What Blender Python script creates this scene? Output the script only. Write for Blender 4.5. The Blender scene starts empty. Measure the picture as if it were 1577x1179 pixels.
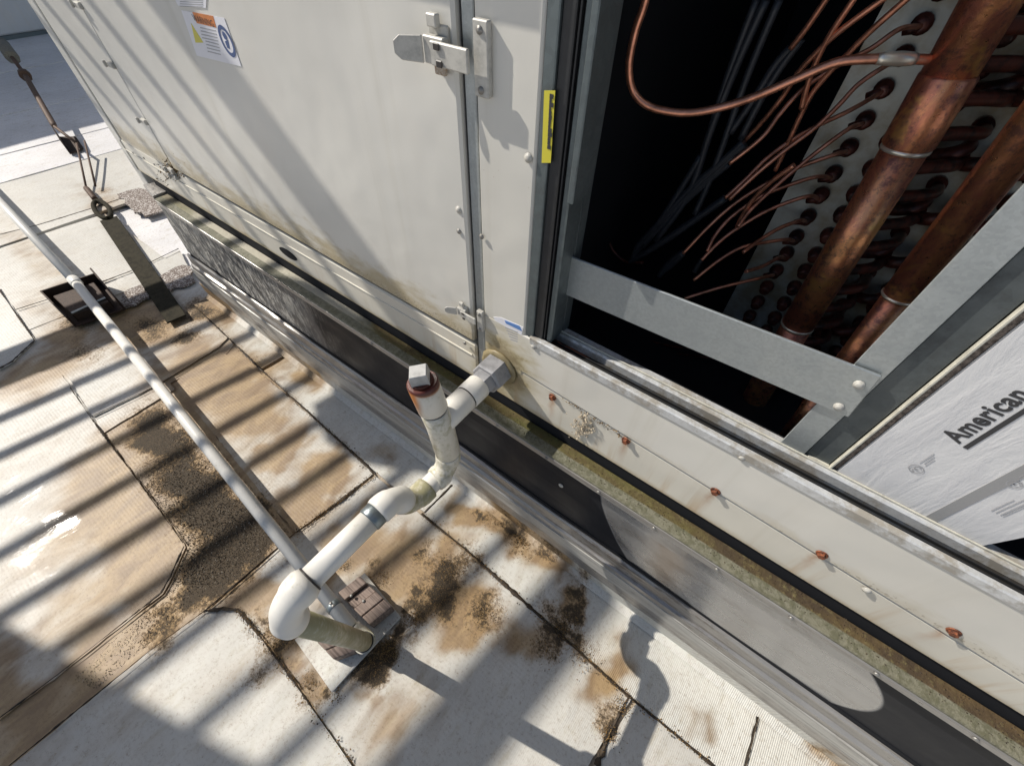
import bpy, bmesh, math, random
import numpy as np
from mathutils import Vector, Matrix, geometry
random.seed(7); np.random.seed(7)
SC = bpy.context.scene; COL = SC.collection
# ------------------------------------------------------------ camera
F = 661.47; CX, CY = 788.5, 589.5; H = 1.0
R = np.array([[0.79693369, 0.60361388, 0.02338775], [0.47583639, -0.6034401, -0.63987481], [-0.37212421, 0.52106653, -0.76812319]])
cam = bpy.data.objects.new('camera', bpy.data.cameras.new('camera')); COL.objects.link(cam)
cam.data.sensor_width = 36; cam.data.lens = F / 1577 * 36; cam.data.clip_end = 500; cam.data.clip_start = 0.01
m = Matrix.Identity(4)
for i in range(3):
    m[i][0] = R[0, i]; m[i][1] = -R[1, i]; m[i][2] = -R[2, i]
m[2][3] = H; cam.matrix_world = m; SC.camera = cam
# ------------------------------------------------------------ light
S = Vector((0.71008, 0.21734, -0.66974)).normalized()          # direction the sunlight travels
w = bpy.data.worlds.new('World'); SC.world = w; w.use_nodes = True
nt = w.node_tree; sky = nt.nodes.new('ShaderNodeTexSky'); sky.sky_type = 'NISHITA'; sky.sun_disc = False
sky.sun_elevation = math.asin(-S.z); sky.sun_rotation = math.atan2(-S.x, -S.y)
sky.dust_density = 1.5; sky.air_density = 1.0
bg = nt.nodes['Background']; bg.inputs[1].default_value = 0.09; nt.links.new(sky.outputs[0], bg.inputs[0])
sun = bpy.data.objects.new('sun', bpy.data.lights.new('sun', 'SUN')); COL.objects.link(sun)
sun.data.energy = 5.0; sun.data.angle = math.radians(0.42); sun.data.color = (1.0, 0.94, 0.85)
sun.rotation_euler = S.to_track_quat('-Z', 'Y').to_euler(); sun.location = (-4, -2, 6)
SC.view_settings.view_transform = 'Standard'; SC.view_settings.look = 'None'
SC.view_settings.exposure = 0.08; SC.view_settings.gamma = 1; SC.view_settings.use_curve_mapping = False

# ------------------------------------------------------------ helpers
def ray(px, py): return R.T @ np.array([px - CX, py - CY, F])
def G(px, py, z=0.0):
    r = ray(px, py); t = (z - H) / r[2]; return Vector((t * r[0], t * r[1], z))
def Y(px, py, y):
    r = ray(px, py); t = y / r[1]; return Vector((t * r[0], y, H + t * r[2]))
def W(px, py, y=0.35): return Y(px, py, y)

ORG = {}
def thing(name, label, cat, loc=(0, 0, 0), group=None):
    o = bpy.data.objects.new(name, None); COL.objects.link(o); o.location = loc; o.empty_display_size = .05
    o['label'] = label; o['category'] = cat
    if group: o['group'] = group
    return o
def link(name, me, parent=None, loc=None, rot=None, label=None, kind=None):
    """loc = world position of the mesh origin"""
    o = bpy.data.objects.new(name, me); COL.objects.link(o)
    base = Vector(loc) if loc is not None else Vector((0, 0, 0))
    if parent is not None:
        o.parent = parent; w_ = Vector(parent.location); p = parent.parent
        while p: w_ = w_ + Vector(p.location); p = p.parent
        base = base - w_
    o.location = base
    if rot is not None: o.rotation_euler = rot
    if label: o['label'] = label
    if kind: o['kind'] = kind
    return o
def mesh(name, vs, fs, mat, smooth=False):
    me = bpy.data.meshes.new(name); me.from_pydata([tuple(v) for v in vs], [], fs); me.update()
    if mat: me.materials.append(mat)
    if smooth:
        for p in me.polygons: p.use_smooth = True
    return me
def bm_mesh(name, bm, mat, smooth=False, bevel=0, seg=1):
    if bevel:
        bmesh.ops.bevel(bm, geom=[e for e in bm.edges], offset=bevel, segments=seg, affect='EDGES', profile=.5, clamp_overlap=True)
    bmesh.ops.recalc_face_normals(bm, faces=bm.faces[:])
    me = bpy.data.meshes.new(name); bm.to_mesh(me); bm.free()
    if mat: me.materials.append(mat)
    if smooth:
        for p in me.polygons: p.use_smooth = True
    return me
def prism(name, pts, vec, mat, parent=None, bevel=0, **k):
    """polygon pts (3D) extruded by vec"""
    bm = bmesh.new(); a = [bm.verts.new(p) for p in pts]; b = [bm.verts.new(Vector(p) + Vector(vec)) for p in pts]
    n = len(pts); bm.faces.new(a); bm.faces.new(b[::-1])
    for i in range(n): bm.faces.new((a[i], b[i], b[(i + 1) % n], a[(i + 1) % n]))
    bmesh.ops.recalc_face_normals(bm, faces=bm.faces[:])
    return link(name, bm_mesh(name, bm, mat, bevel=bevel), parent, **k)
def box(name, x0, x1, y0, y1, z0, z1, mat, parent=None, bevel=0, **k):
    return prism(name, [(x0, y0, z0), (x1, y0, z0), (x1, y0, z1), (x0, y0, z1)], (0, y1 - y0, 0), mat, parent, bevel, **k)
def path_mesh(name, pts, radii, mat, seg=20, cap=True):
    P = [Vector(p) for p in pts]; n = len(P)
    if not hasattr(radii, '__len__'): radii = [radii] * n
    T = []
    for i in range(n):
        d = P[min(i + 1, n - 1)] - P[max(i - 1, 0)]
        if d.length < 1e-9: d = T[-1] if T else Vector((0, 0, 1))
        T.append(d.normalized())
    up = Vector((0, 0, 1)) if abs(T[0].z) < .9 else Vector((1, 0, 0))
    u = T[0].cross(up).normalized(); vs = []; fs = []
    for i in range(n):
        u = (u - T[i] * u.dot(T[i])).normalized(); v = T[i].cross(u)
        for j in range(seg):
            a = 2 * math.pi * j / seg; vs.append(P[i] + (u * math.cos(a) + v * math.sin(a)) * radii[i])
    for i in range(n - 1):
        for j in range(seg):
            k = (j + 1) % seg; fs.append((i * seg + j, i * seg + k, (i + 1) * seg + k, (i + 1) * seg + j))
    if cap:
        fs.append(tuple(range(seg))[::-1]); fs.append(tuple((n - 1) * seg + j for j in range(seg)))
    me = mesh(name, vs, fs, mat)
    for p in me.polygons: p.use_smooth = len(p.vertices) == 4
    return me
def tube(name, pts, r, mat, parent=None, seg=20, **k): return link(name, path_mesh(name, pts, r, mat, seg), parent, **k)
def smooth_path(pts, n=8):
    P = [Vector(p) for p in pts]; out = []
    for i in range(len(P) - 1):
        a = P[max(i - 1, 0)]; b = P[i]; c = P[i + 1]; d = P[min(i + 2, len(P) - 1)]
        for t in range(n):
            t = t / n
            out.append(0.5 * ((2 * b) + (c - a) * t + (2 * a - 5 * b + 4 * c - d) * t * t + (3 * b - a - 3 * c + d) * t ** 3))
    out.append(P[-1]); return out
def arc(a, c, b, n=10):
    """quadratic-ish round bend from a through corner c to b"""
    a, b, c = Vector(a), Vector(b), Vector(c)
    k = 0.56; p1 = a.lerp(c, k); p2 = b.lerp(c, k)
    return [a * (1 - t) ** 3 + p1 * 3 * t * (1 - t) ** 2 + p2 * 3 * t * t * (1 - t) + b * t ** 3 for t in [i / n for i in range(n + 1)]]
def socket(a, b, r, lip=.0012, n=3):
    """straight fitting from a to b with a small chamfer at both mouths"""
    a, b = Vector(a), Vector(b); d = (b - a).normalized(); L = (b - a).length; e = .0015
    return [a, a + d * e, b - d * e, b], [r - lip, r, r, r - lip]

# ------------------------------------------------------------ node helper
class NT:
    def __init__(s, name):
        s.m = bpy.data.materials.new(name); s.m.use_nodes = True; s.t = s.m.node_tree; s.b = s.t.nodes['Principled BSDF']
        s.geo = s.t.nodes.new('ShaderNodeNewGeometry'); s.pos = s.geo.outputs['Position']
    def L(s, a, b): s.t.links.new(a, b)
    def put(s, sock, v):
        if isinstance(v, bpy.types.NodeSocket): s.L(v, sock)
        elif isinstance(v, (tuple, list)) and len(v) == 3 and sock.type == 'RGBA': sock.default_value = (*v, 1)
        else: sock.default_value = v
    def n(s, t, **k):
        x = s.t.nodes.new(t)
        for a, v in k.items(): setattr(x, a, v)
        return x
    def scale(s, v=(1, 1, 1), src=None, rot=None):
        x = s.n('ShaderNodeMapping'); s.L(src or s.pos, x.inputs[0]); x.inputs['Scale'].default_value = v
        if rot: x.inputs['Rotation'].default_value = rot
        return x.outputs[0]
    def noise(s, sc, vec=None, det=4, rough=.55, dist=0):
        x = s.n('ShaderNodeTexNoise'); s.L(vec or s.pos, x.inputs['Vector']); x.inputs['Scale'].default_value = sc
        x.inputs['Detail'].default_value = det; x.inputs['Roughness'].default_value = rough; x.inputs['Distortion'].default_value = dist
        return x.outputs['Fac']
    def voro(s, sc, vec=None, out='Color', feature='F1'):
        x = s.n('ShaderNodeTexVoronoi', feature=feature); s.L(vec or s.pos, x.inputs['Vector']); x.inputs['Scale'].default_value = sc
        return x.outputs[out]
    def wave(s, sc, axis='X', vec=None, dist=0):
        x = s.n('ShaderNodeTexWave', bands_direction=axis); s.L(vec or s.pos, x.inputs['Vector']); x.inputs['Scale'].default_value = sc
        x.inputs['Distortion'].default_value = dist; x.inputs['Detail'].default_value = 1
        return x.outputs['Fac']
    def math(s, op, a, b=0.5, c=None, clamp=False):
        x = s.n('ShaderNodeMath', operation=op); x.use_clamp = clamp
        s.put(x.inputs[0], a); s.put(x.inputs[1], b)
        if c is not None: s.put(x.inputs[2], c)
        return x.outputs[0]
    def ramp(s, v, lo, hi, a=0.0, b=1.0):
        x = s.n('ShaderNodeMapRange'); x.interpolation_type = 'SMOOTHSTEP'; s.put(x.inputs[0], v)
        for i, q in zip((1, 2, 3, 4), (lo, hi, a, b)): x.inputs[i].default_value = q
        return x.outputs[0]
    def mix(s, f, a, b):
        x = s.n('ShaderNodeMix', data_type='RGBA'); s.put(x.inputs[0], f); s.put(x.inputs[6], a); s.put(x.inputs[7], b); return x.outputs[2]
    def attr(s, name):
        x = s.n('ShaderNodeAttribute'); x.attribute_name = name; return x.outputs['Fac']
    def xyz(s, src=None):
        x = s.n('ShaderNodeSeparateXYZ'); s.L(src or s.pos, x.inputs[0]); return x.outputs
    def bump(s, h, strength=.3, dist=.001, nrm=None):
        x = s.n('ShaderNodeBump'); s.put(x.inputs['Height'], h); x.inputs['Strength'].default_value = strength; x.inputs['Distance'].default_value = dist
        if nrm: s.L(nrm, x.inputs['Normal'])
        return x.outputs[0]
    def out(s, color=None, rough=None, metal=None, nrm=None, spec=None):
        if color is not None: s.put(s.b.inputs['Base Color'], color)
        if rough is not None: s.put(s.b.inputs['Roughness'], rough)
        if metal is not None: s.put(s.b.inputs['Metallic'], metal)
        if spec is not None: s.put(s.b.inputs['Specular IOR Level'], spec)
        if nrm is not None: s.L(nrm, s.b.inputs['Normal'])
        return s.m
def flat(name, c, rough=.5, metal=0, spec=.5):
    m_ = NT(name); return m_.out(c, rough, metal, spec=spec)

# ------------------------------------------------------------ materials
def mk_membrane(name, ribs=0, base=(.56, .545, .50), far=False):
    a = NT(name)
    st = a.attr('stain'); gr = a.attr('grit'); wet = a.attr('wet')
    sv = a.scale((2.2, .9, 1.0))
    n1 = a.noise(11, sv, 5, .55, .7); n2 = a.noise(150, None, 5, .75); n3 = a.noise(900, None, 2, .7); n4 = a.noise(4, None, 3)
    col = a.mix(a.ramp(n4, .3, .7), base, tuple(c * .88 for c in base))
    col = a.mix(a.ramp(a.noise(30, sv, 5, .6), .52, .75, 0, .5), col, (.40, .36, .27))
    s1 = a.math('ADD', st, a.math('MULTIPLY', a.math('SUBTRACT', n1, .5), .75))
    brown = a.mix(a.ramp(n1, .35, .68), (.35, .235, .11), (.21, .13, .06)); brown = a.mix(a.ramp(n2, .45, .7, 0, .3), brown, (.20, .135, .07))
    col = a.mix(a.ramp(s1, .0, .80, 0, .95), col, brown)
    s2 = a.math('ADD', gr, a.math('ADD', a.math('MULTIPLY', a.math('SUBTRACT', n2, .5), 1.5), a.math('MULTIPLY', a.math('SUBTRACT', n3, .5), .9)))
    dark = a.mix(a.ramp(n3, .40, .62), (.018, .014, .009), (.11, .075, .04))
    gfac = a.ramp(s2, .35, .75)
    halo = a.ramp(s2, -.02, .6, 0, .85)
    col = a.mix(halo, col, a.mix(a.ramp(n2, .4, .6), (.33, .20, .07), (.17, .10, .04))); col = a.mix(gfac, col, dark)
    spk = a.ramp(a.voro(260, None, 'Distance'), .05, .12, .5, 0)
    col = a.mix(a.math('MULTIPLY', spk, a.ramp(a.noise(18), .5, .62)), col, (.10, .08, .05))
    w_ = a.math('MULTIPLY', a.ramp(a.math('ADD', wet, a.math('MULTIPLY', a.math('SUBTRACT', n1, .5), .8)), .25, 1.15), a.math('SUBTRACT', 1.0, gfac))
    col = a.mix(a.math('MULTIPLY', w_, .25), col, (.20, .18, .15))
    ro = a.math('ADD', a.math('MULTIPLY', w_, -.16), a.math('ADD', .50, a.math('MULTIPLY', gfac, .35)))
    x, y_, z = a.xyz()
    wy = a.wave(95, 'X'); wx = a.wave(45, 'Y')
    hgt = a.math('ADD', a.math('MULTIPLY', wy, .5 if ribs == 0 else 1.3), a.math('MULTIPLY', wx, .25))
    hgt = a.math('ADD', hgt, a.math('MULTIPLY', n2, 1.0)); hgt = a.math('ADD', hgt, a.math('MULTIPLY', n3, a.math('ADD', .25, a.math('MULTIPLY', gfac, 4.0))))
    nb = a.bump(a.noise(7, sv, 3), .35, .010)
    nr = a.bump(hgt, .35, .0011, nb)
    a.out(col, ro, 0, nr)
    # standing film of water
    a.put(a.b.inputs['Coat Weight'], a.math('MULTIPLY', w_, .30)); a.b.inputs['Coat Roughness'].default_value = .09
    a.L(a.bump(a.noise(60, sv, 4), .25, .0008, nb), a.b.inputs['Coat Normal'])
    return a.m
M_SHEET = mk_membrane('roof_membrane'); M_RIB = mk_membrane('ribbed_membrane', 1, (.62, .61, .56))
def mk_paint(name, base=(.64, .625, .575), dirt_z=None, dz=.05, stain=None, drip=False, screws=()):
    a = NT(name); x, y_, z = a.xyz(); n1 = a.noise(3, None, 4); n2 = a.noise(22, a.scale((1, 1, 2.5)), 6, .65); n3 = a.noise(300, None, 3)
    col = a.mix(a.ramp(n1, .35, .7), base, tuple(c * .91 for c in base))
    col = a.mix(a.ramp(a.noise(7, a.scale((1, 1, .6)), 5, .6), .5, .8, 0, .25), col, (.60, .52, .42))
    col = a.mix(a.ramp(a.noise(20, a.scale((1, 1, .035)), 5, .65), .52, .75, 0, .32), col, (.47, .44, .36))
    if dirt_z is not None:
        f = a.math('SUBTRACT', 1.0, a.math('DIVIDE', a.math('ABSOLUTE', a.math('SUBTRACT', z, dirt_z)), dz), clamp=True)
        f2 = a.math('ADD', f, a.math('MULTIPLY', a.math('SUBTRACT', n2, .5), 1.5))
        xm = a.ramp(a.math('ADD', x, a.math('MULTIPLY', n1, .4)), -.55, .55, 1, .35)
        col = a.mix(a.math('MULTIPLY', a.ramp(f2, .35, 1.05, 0, .85), xm), col, (.36, .29, .15))
        col = a.mix(a.ramp(a.math('MULTIPLY', f, n3), .48, .6, 0, .5), col, (.16, .12, .06))
    if stain:
        dd = a.n('ShaderNodeVectorMath', operation='DISTANCE'); a.L(a.scale((1, 1, 1)), dd.inputs[0]); dd.inputs[1].default_value = stain
        ds = a.math('ADD', dd.outputs['Value'], a.math('MULTIPLY', a.math('SUBTRACT', n2, .5), .10))
        col = a.mix(a.ramp(ds, .03, .085, .85, 0), col, (.40, .33, .17)); col = a.mix(a.ramp(a.math('ADD', ds, a.math('MULTIPLY', n3, .05)), .045, .075, .7, 0), col, (.20, .15, .08))
    if drip:
        dr = a.noise(24, a.scale((1, 1, .06)), 5, .7); dz_ = a.ramp(z, .435, .505, 1, .15)
        col = a.mix(a.math('MULTIPLY', a.ramp(dr, .50, .68, 0, .8), dz_), col, (.45, .33, .20))
        col = a.mix(a.ramp(a.math('ADD', z, a.math('MULTIPLY', a.math('SUBTRACT', n2, .5), .02)), .438, .448, .6, 0), col, (.38, .28, .17))
    for q_, z_ in screws:
        g = a.math('SUBTRACT', 1.0, a.math('DIVIDE', a.math('ABSOLUTE', a.math('ADD', a.math('SUBTRACT', x, q_), a.math('MULTIPLY', a.math('SUBTRACT', n2, .5), .012))), .0075), clamp=True)
        zz_ = a.math('MULTIPLY', a.ramp(z, z_ - .055, z_ - .004, .15, 1), a.ramp(z, z_ + .001, z_ + .007, 1, 0))
        col = a.mix(a.math('MULTIPLY', a.math('MULTIPLY', g, zz_), .75), col, (.36, .19, .09))
    spk = a.ramp(a.voro(70, None, 'Distance'), .03, .06, .55, 0)
    col = a.mix(a.math('MULTIPLY', spk, a.ramp(a.noise(6), .55, .7)), col, (.30, .20, .11))
    return a.out(col, a.ramp(n1, .3, .7, .30, .42), 0, a.bump(a.math('ADD', a.noise(4, None, 3), a.math('MULTIPLY', n3, .008)), .6, .012), spec=.5)
M_PAINT = mk_paint('painted_steel'); M_PAINT_DOOR = mk_paint('painted_steel_stained_foot', dirt_z=.535, dz=.09)
M_PAINT_RAIL = mk_paint('painted_steel_rail', (.64, .61, .53), dirt_z=.44, dz=.022, drip=True, stain=(-.27, .35, .50), screws=[(W(*q, .3482).x, W(*q, .3482).z) for q in [(851, 611), (964, 678), (1102, 756), (1266, 853), (1469, 972)]])
M_PAINT_SEAM = mk_paint('painted_steel_near_drain', (.66, .64, .58), dirt_z=.505, dz=.03, stain=(-.272, .35, .525))
def mk_galv(name, base=(.50, .52, .52), rough=.42, metal=.75, dirt=0.0, dirtc=(.12, .10, .07), rust=0.0, sp=110):
    a = NT(name); v = a.voro(sp, a.scale((1, 1, 1)), 'Color'); n1 = a.noise(25, None, 6, .65); n2 = a.noise(160, None, 4, .7)
    sep = a.n('ShaderNodeSeparateColor'); a.L(v, sep.inputs[0])
    col = a.mix(a.ramp(sep.outputs[0], 0, 1), tuple(c * .92 for c in base), tuple(min(1, c * 1.04) for c in base))
    col = a.mix(a.ramp(n1, .35, .7, 0, .4), col, tuple(c * .7 for c in base))
    df = a.ramp(a.math('ADD', a.math('MULTIPLY', n1, .7), a.math('MULTIPLY', n2, .3)), .62 - .35 * dirt, .75 - .3 * dirt, 0, min(1, dirt * 1.6)) if dirt else 0.0
    if dirt: col = a.mix(df, col, dirtc)
    if rust:
        rf = a.ramp(a.noise(11, a.scale((1, 3, 3)), 5, .7), .72 - .25 * rust, .80 - .22 * rust); col = a.mix(rf, col, (.22, .07, .025))
        mt = a.math('MULTIPLY', a.math('SUBTRACT', 1.0, rf), metal)
    else: mt = metal
    if dirt: mt = a.math('MULTIPLY', mt, a.math('SUBTRACT', 1.0, df))
    return a.out(col, a.ramp(n1, .3, .7, rough - .08, rough + .12), mt, a.bump(a.math('ADD', n1, a.math('MULTIPLY', n2, .4)), .25, .0015))
M_GALV = mk_galv('galvanised_steel', (.38, .41, .415), .42, .6, sp=420); M_GALV_OLD = mk_galv('weathered_galvanised_steel', (.60, .61, .61), .5, .3, .52, (.27, .24, .19), sp=260)
M_GALV_GROOVE = mk_galv('dirty_groove_steel', (.05, .06, .075), .5, .4, .7, (.02, .018, .015), .45)
M_GALV_DARK = mk_galv('dull_frame_steel', (.14, .165, .17), .5, .6, .3, (.06, .06, .055))
def mk_flash(name, base, rough, metal, dirt, fine=1):
    a = NT(name); n1 = a.noise(6, a.scale((.6, 6, 14)), 7, .7); n2 = a.noise(120, a.scale((.4, 1, 1)), 5, .75); n0 = a.noise(2.2, None, 3)
    col = a.mix(a.ramp(n1, .35, .65), base, tuple(c * .72 for c in base)); f = a.ramp(a.math('ADD', a.math('MULTIPLY', n1, .55), a.math('ADD', a.math('MULTIPLY', n2, .3), a.math('MULTIPLY', n0, .2))), .56, .68, 0, dirt)
    col = a.mix(f, col, (.13, .10, .075)); return a.out(col, a.ramp(n2, .3, .7, rough - .08, rough + .15), metal, a.bump(a.math('ADD', n1, a.math('MULTIPLY', n2, .2)), .4, .003))
M_FLASH = mk_flash('flashing_metal', (.36, .345, .325), .34, .45, .9); M_FLASH2 = mk_flash('pale_flashing', (.46, .45, .42), .45, .15, .55)
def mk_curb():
    a = NT('curb_metal_painted_shade'); n1 = a.noise(9, a.scale((1, 1, 2)), 5, .6); x, y_, z = a.xyz(); nn = a.math('MULTIPLY', a.math('SUBTRACT', a.noise(5), .5), .05)
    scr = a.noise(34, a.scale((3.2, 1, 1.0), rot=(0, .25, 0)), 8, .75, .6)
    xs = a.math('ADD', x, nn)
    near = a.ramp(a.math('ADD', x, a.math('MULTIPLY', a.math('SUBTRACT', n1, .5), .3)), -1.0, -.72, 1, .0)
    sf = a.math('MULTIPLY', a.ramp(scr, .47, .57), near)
    # lit area painted grey, shade painted black: left edge sweeps down to the right, right edge is a rounded tongue
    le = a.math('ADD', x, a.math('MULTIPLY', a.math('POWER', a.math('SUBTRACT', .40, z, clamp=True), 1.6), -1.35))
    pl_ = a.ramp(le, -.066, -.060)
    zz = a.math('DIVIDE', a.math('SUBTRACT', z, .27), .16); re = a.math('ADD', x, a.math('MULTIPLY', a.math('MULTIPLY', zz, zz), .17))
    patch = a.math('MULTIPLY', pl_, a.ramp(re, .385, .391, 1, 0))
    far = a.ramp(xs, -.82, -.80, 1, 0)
    lit_mask = a.math('MAXIMUM', patch, a.math('MULTIPLY', far, .22))
    col = a.mix(lit_mask, (.020, .021, .025), (.42, .42, .42)); col = a.mix(a.math('MULTIPLY', lit_mask, a.ramp(a.noise(22, a.scale((.5, 1, 1.6)), 6, .7), .5, .75, 0, .5)), col, (.16, .13, .11))
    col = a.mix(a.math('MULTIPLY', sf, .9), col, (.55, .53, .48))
    a.out(col, a.math('ADD', a.math('ADD', a.ramp(n1, .3, .7, .20, .32), a.math('MULTIPLY', a.math('SUBTRACT', 1.0, lit_mask), .12)), a.math('MULTIPLY', sf, .35)), a.math('MULTIPLY', lit_mask, a.math('SUBTRACT', .75, a.math('MULTIPLY', sf, .7))), a.bump(a.math('ADD', a.noise(4.5, a.scale((1, 1, 1.5)), 2), a.math('MULTIPLY', a.noise(60), .02)), .35, .012), spec=.05)
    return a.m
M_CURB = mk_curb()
def mk_moss():
    a = NT('mossy_ledge_metal'); x, y_, z = a.xyz(); n1 = a.noise(12, a.scale((1, 2, 1)), 6, .65); n2 = a.noise(110, None, 5, .75)
    c0 = a.ramp(a.math('ADD', x, a.math('MULTIPLY', n1, .5)), -.1, .65); c1 = a.mix(a.ramp(n1, .35, .65), a.mix(c0, (.10, .095, .022), (.10, .065, .028)), a.mix(c0, (.095, .065, .02), (.045, .03, .017))); c1 = a.mix(a.ramp(n2, .5, .72, 0, .7), c1, (.20, .17, .07))
    far = a.ramp(a.math('ADD', x, a.math('MULTIPLY', a.math('SUBTRACT', n1, .5), .35)), -.72, -.55, .85, 0)
    far2 = a.math('MULTIPLY', far, a.ramp(a.math('ADD', x, a.math('MULTIPLY', n1, .2)), -1.25, -1.1, .25, 1))
    c1 = a.mix(far2, c1, (.50, .47, .38))
    edge = a.ramp(a.math('ADD', y_, a.math('MULTIPLY', a.math('SUBTRACT', n1, .5), .006)), .3335, .3355, 1, 0); c1 = a.mix(a.math('MULTIPLY', edge, .9), c1, a.mix(a.ramp(n2, .4, .6), (.19, .185, .135), (.11, .11, .07)))
    return a.out(c1, .7, 0, a.bump(n2, .7, .003))
M_MOSS = mk_moss()
def mk_pvc(name, moss=0.0, base=(.74, .72, .68), rustz=None, rx=0):
    a = NT(name); n1 = a.noise(20, None, 5, .65); n2 = a.noise(120, None, 5, .7)
    col = a.mix(a.ramp(n1, .4, .75, 0, .5), base, tuple(c * .84 for c in base))
    col = a.mix(a.ramp(a.math('ADD', a.math('MULTIPLY', n1, .5), a.math('MULTIPLY', n2, .5)), .6 - moss * .25, .72 - moss * .2, 0, .3 + moss * .5), col, (.27, .25, .11) if moss else (.42, .38, .32))
    if rustz:
        x, y_, z = a.xyz(); f = a.ramp(a.math('ADD', z, a.math('MULTIPLY', a.math('SUBTRACT', a.noise(60, a.scale((1, 1, .2)), 4), .5), .08)), rustz - .06, rustz - .015)
        u_ = a.math('ADD', a.math('MULTIPLY', x, .797), a.math('MULTIPLY', y_, .604)); lx = a.ramp(a.math('ADD', u_, a.math('MULTIPLY', n1, .010)), rx - .004, rx + .008, 1, .0)
        f = a.math('MAXIMUM', a.math('MULTIPLY', f, lx), a.ramp(z, rustz - .012, rustz - .006))
        col = a.mix(f, col, (.36, .13, .03)); col = a.mix(a.ramp(z, rustz - .010, rustz - .004), col, (.085, .018, .012))
    return a.out(col, .38, 0, a.bump(n2, .12, .0008))
M_PVC = mk_pvc('white_pvc', .12, (.72, .70, .65)); M_PVC_MOSS = mk_pvc('mossy_pvc', .85, (.56, .53, .43)); M_PVC_DIRTY = mk_pvc('grimy_pvc', .6, (.66, .63, .55))
M_HEX = flat('grey_plastic', (.22, .22, .23), .45)
def mk_plastic(name, c, n=.15):
    a = NT(name); f = a.noise(70, None, 5, .7); return a.out(a.mix(a.ramp(f, .4, .7), c, tuple(q * (1 - n * 2) for q in c)), .45, 0, a.bump(f, .15, .0008))
M_HEX = mk_plastic('weathered_grey_plastic', (.30, .30, .31)); M_PLUG = mk_plastic('pale_plug_plastic', (.42, .42, .41)); M_BLACK = mk_plastic('black_rubber', (.022, .023, .025)); M_RING = flat('dark_joint_ring', (.03, .025, .022), .5)
M_CLAMP = mk_galv('dull_pipe_clamp', (.22, .25, .26), .4, .8)
def mk_copper(name, dark=.75, metal=.85):
    a = NT(name); n1 = a.noise(18, a.scale((1, 1, .55)), 8, .75, .5); n2 = a.noise(75, None, 7, .75); n3 = a.noise(260, None, 4)
    col = a.mix(a.ramp(n1, .38, .62), (.98, .47, .21), (.60, .22, .15)); col = a.mix(a.ramp(n2, .48, .66, 0, dark), col, (.16, .08, .09))
    col = a.mix(a.ramp(a.noise(26, None, 4, .6, .5), .54, .66, 0, .9), col, (1.0, .55, .20))
    return a.out(col, a.ramp(n2, .3, .7, .26, .45), metal, a.bump(a.math('ADD', n2, a.math('MULTIPLY', n3, .4)), .35, .0015))
M_COPPER = mk_copper('tarnished_copper')
def mk_dimcop():
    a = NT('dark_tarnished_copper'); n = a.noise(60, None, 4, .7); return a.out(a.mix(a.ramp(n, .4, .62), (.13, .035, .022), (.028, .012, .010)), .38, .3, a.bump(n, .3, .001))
M_COPPER_DIM = mk_dimcop()
def mk_thincop(name, c):
    a = NT(name); n = a.noise(60, None, 3); return a.out(a.mix(a.ramp(n, .35, .7), c, tuple(q * .55 for q in c)), .35, .8)
M_COP_THIN = mk_thincop('copper_tubing', (.80, .36, .23)); M_SOLDER = flat('silver_solder', (.85, .78, .66), .3, .7)
def mk_plate():
    a = NT('coil_end_plate_steel'); n = a.noise(18, None, 5, .65); return a.out(a.mix(a.ramp(n, .35, .65), (.52, .54, .50), (.34, .29, .20)), .45, .45, a.bump(n, .3, .002))
M_PLATE = mk_plate(); M_VOID = flat('black_lining_and_gap_shade', (.012, .013, .016), .8, spec=.2); M_CONDUIT = mk_plastic('black_sleeve', (.03, .034, .042))
def mk_rust(name, c1=(.27, .085, .035), c2=(.06, .022, .014)):
    a = NT(name); n = a.noise(240, None, 4, .7); return a.out(a.mix(a.ramp(n, .4, .62), c1, c2), .7, .2, a.bump(n, .6, .001))
M_RUST = mk_rust('rusty_screw'); M_ZINC = mk_plastic('dull_zinc', (.50, .485, .44)); M_STEELBR = mk_rust('brown_weathered_steel', (.055, .030, .018), (.025, .014, .009))
M_OLIVE = mk_plastic('grimy_olive_steel', (.038, .033, .021), .3); M_OLIVE_OLD = mk_rust('grimy_olive_steel', (.06, .052, .032), (.030, .026, .017))
M_CABLE = mk_rust('rusty_cable', (.12, .07, .045), (.045, .03, .022))
M_OLIVE.node_tree.nodes['Principled BSDF'].inputs['Roughness'].default_value = .85; M_OLIVE.node_tree.nodes['Principled BSDF'].inputs['Specular IOR Level'].default_value = .15
def mk_wood():
    a = NT('weathered_grooved_board'); n = a.noise(30, a.scale((.35, 9, 3)), 6, .65); return a.out(a.mix(a.ramp(n, .35, .65), (.27, .205, .17), (.105, .075, .06)), .7, 0, a.bump(n, .6, .002))
M_WOOD = mk_wood()
def mk_bag():
    a = NT('wrinkled_white_wrap'); n = a.noise(26, a.scale((1.2, 1, .35), rot=(0, .5, 0)), 5, .6, 1.2); n2 = a.noise(90, None, 4)
    return a.out(a.mix(a.ramp(n, .3, .7), (.68, .68, .68), (.61, .61, .62)), .5, 0, a.bump(a.math('ADD', n, a.math('MULTIPLY', n2, .15)), .28, .005))
M_BAG = mk_bag(); M_INK = flat('black_ink', (.035, .035, .038), .6); M_GREYINK = flat('grey_print', (.30, .30, .30), .6); M_LINEINK = flat('fine_grey_print', (.36, .36, .37), .6)
M_LABEL = flat('label_white', (.72, .72, .76), .35); M_ORANGE = mk_plastic('label_orange', (.62, .20, .045)); M_YEL = flat('label_yellow', (.62, .55, .05), .4); M_BLUE = flat('label_blue', (.03, .07, .20), .4)
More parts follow.
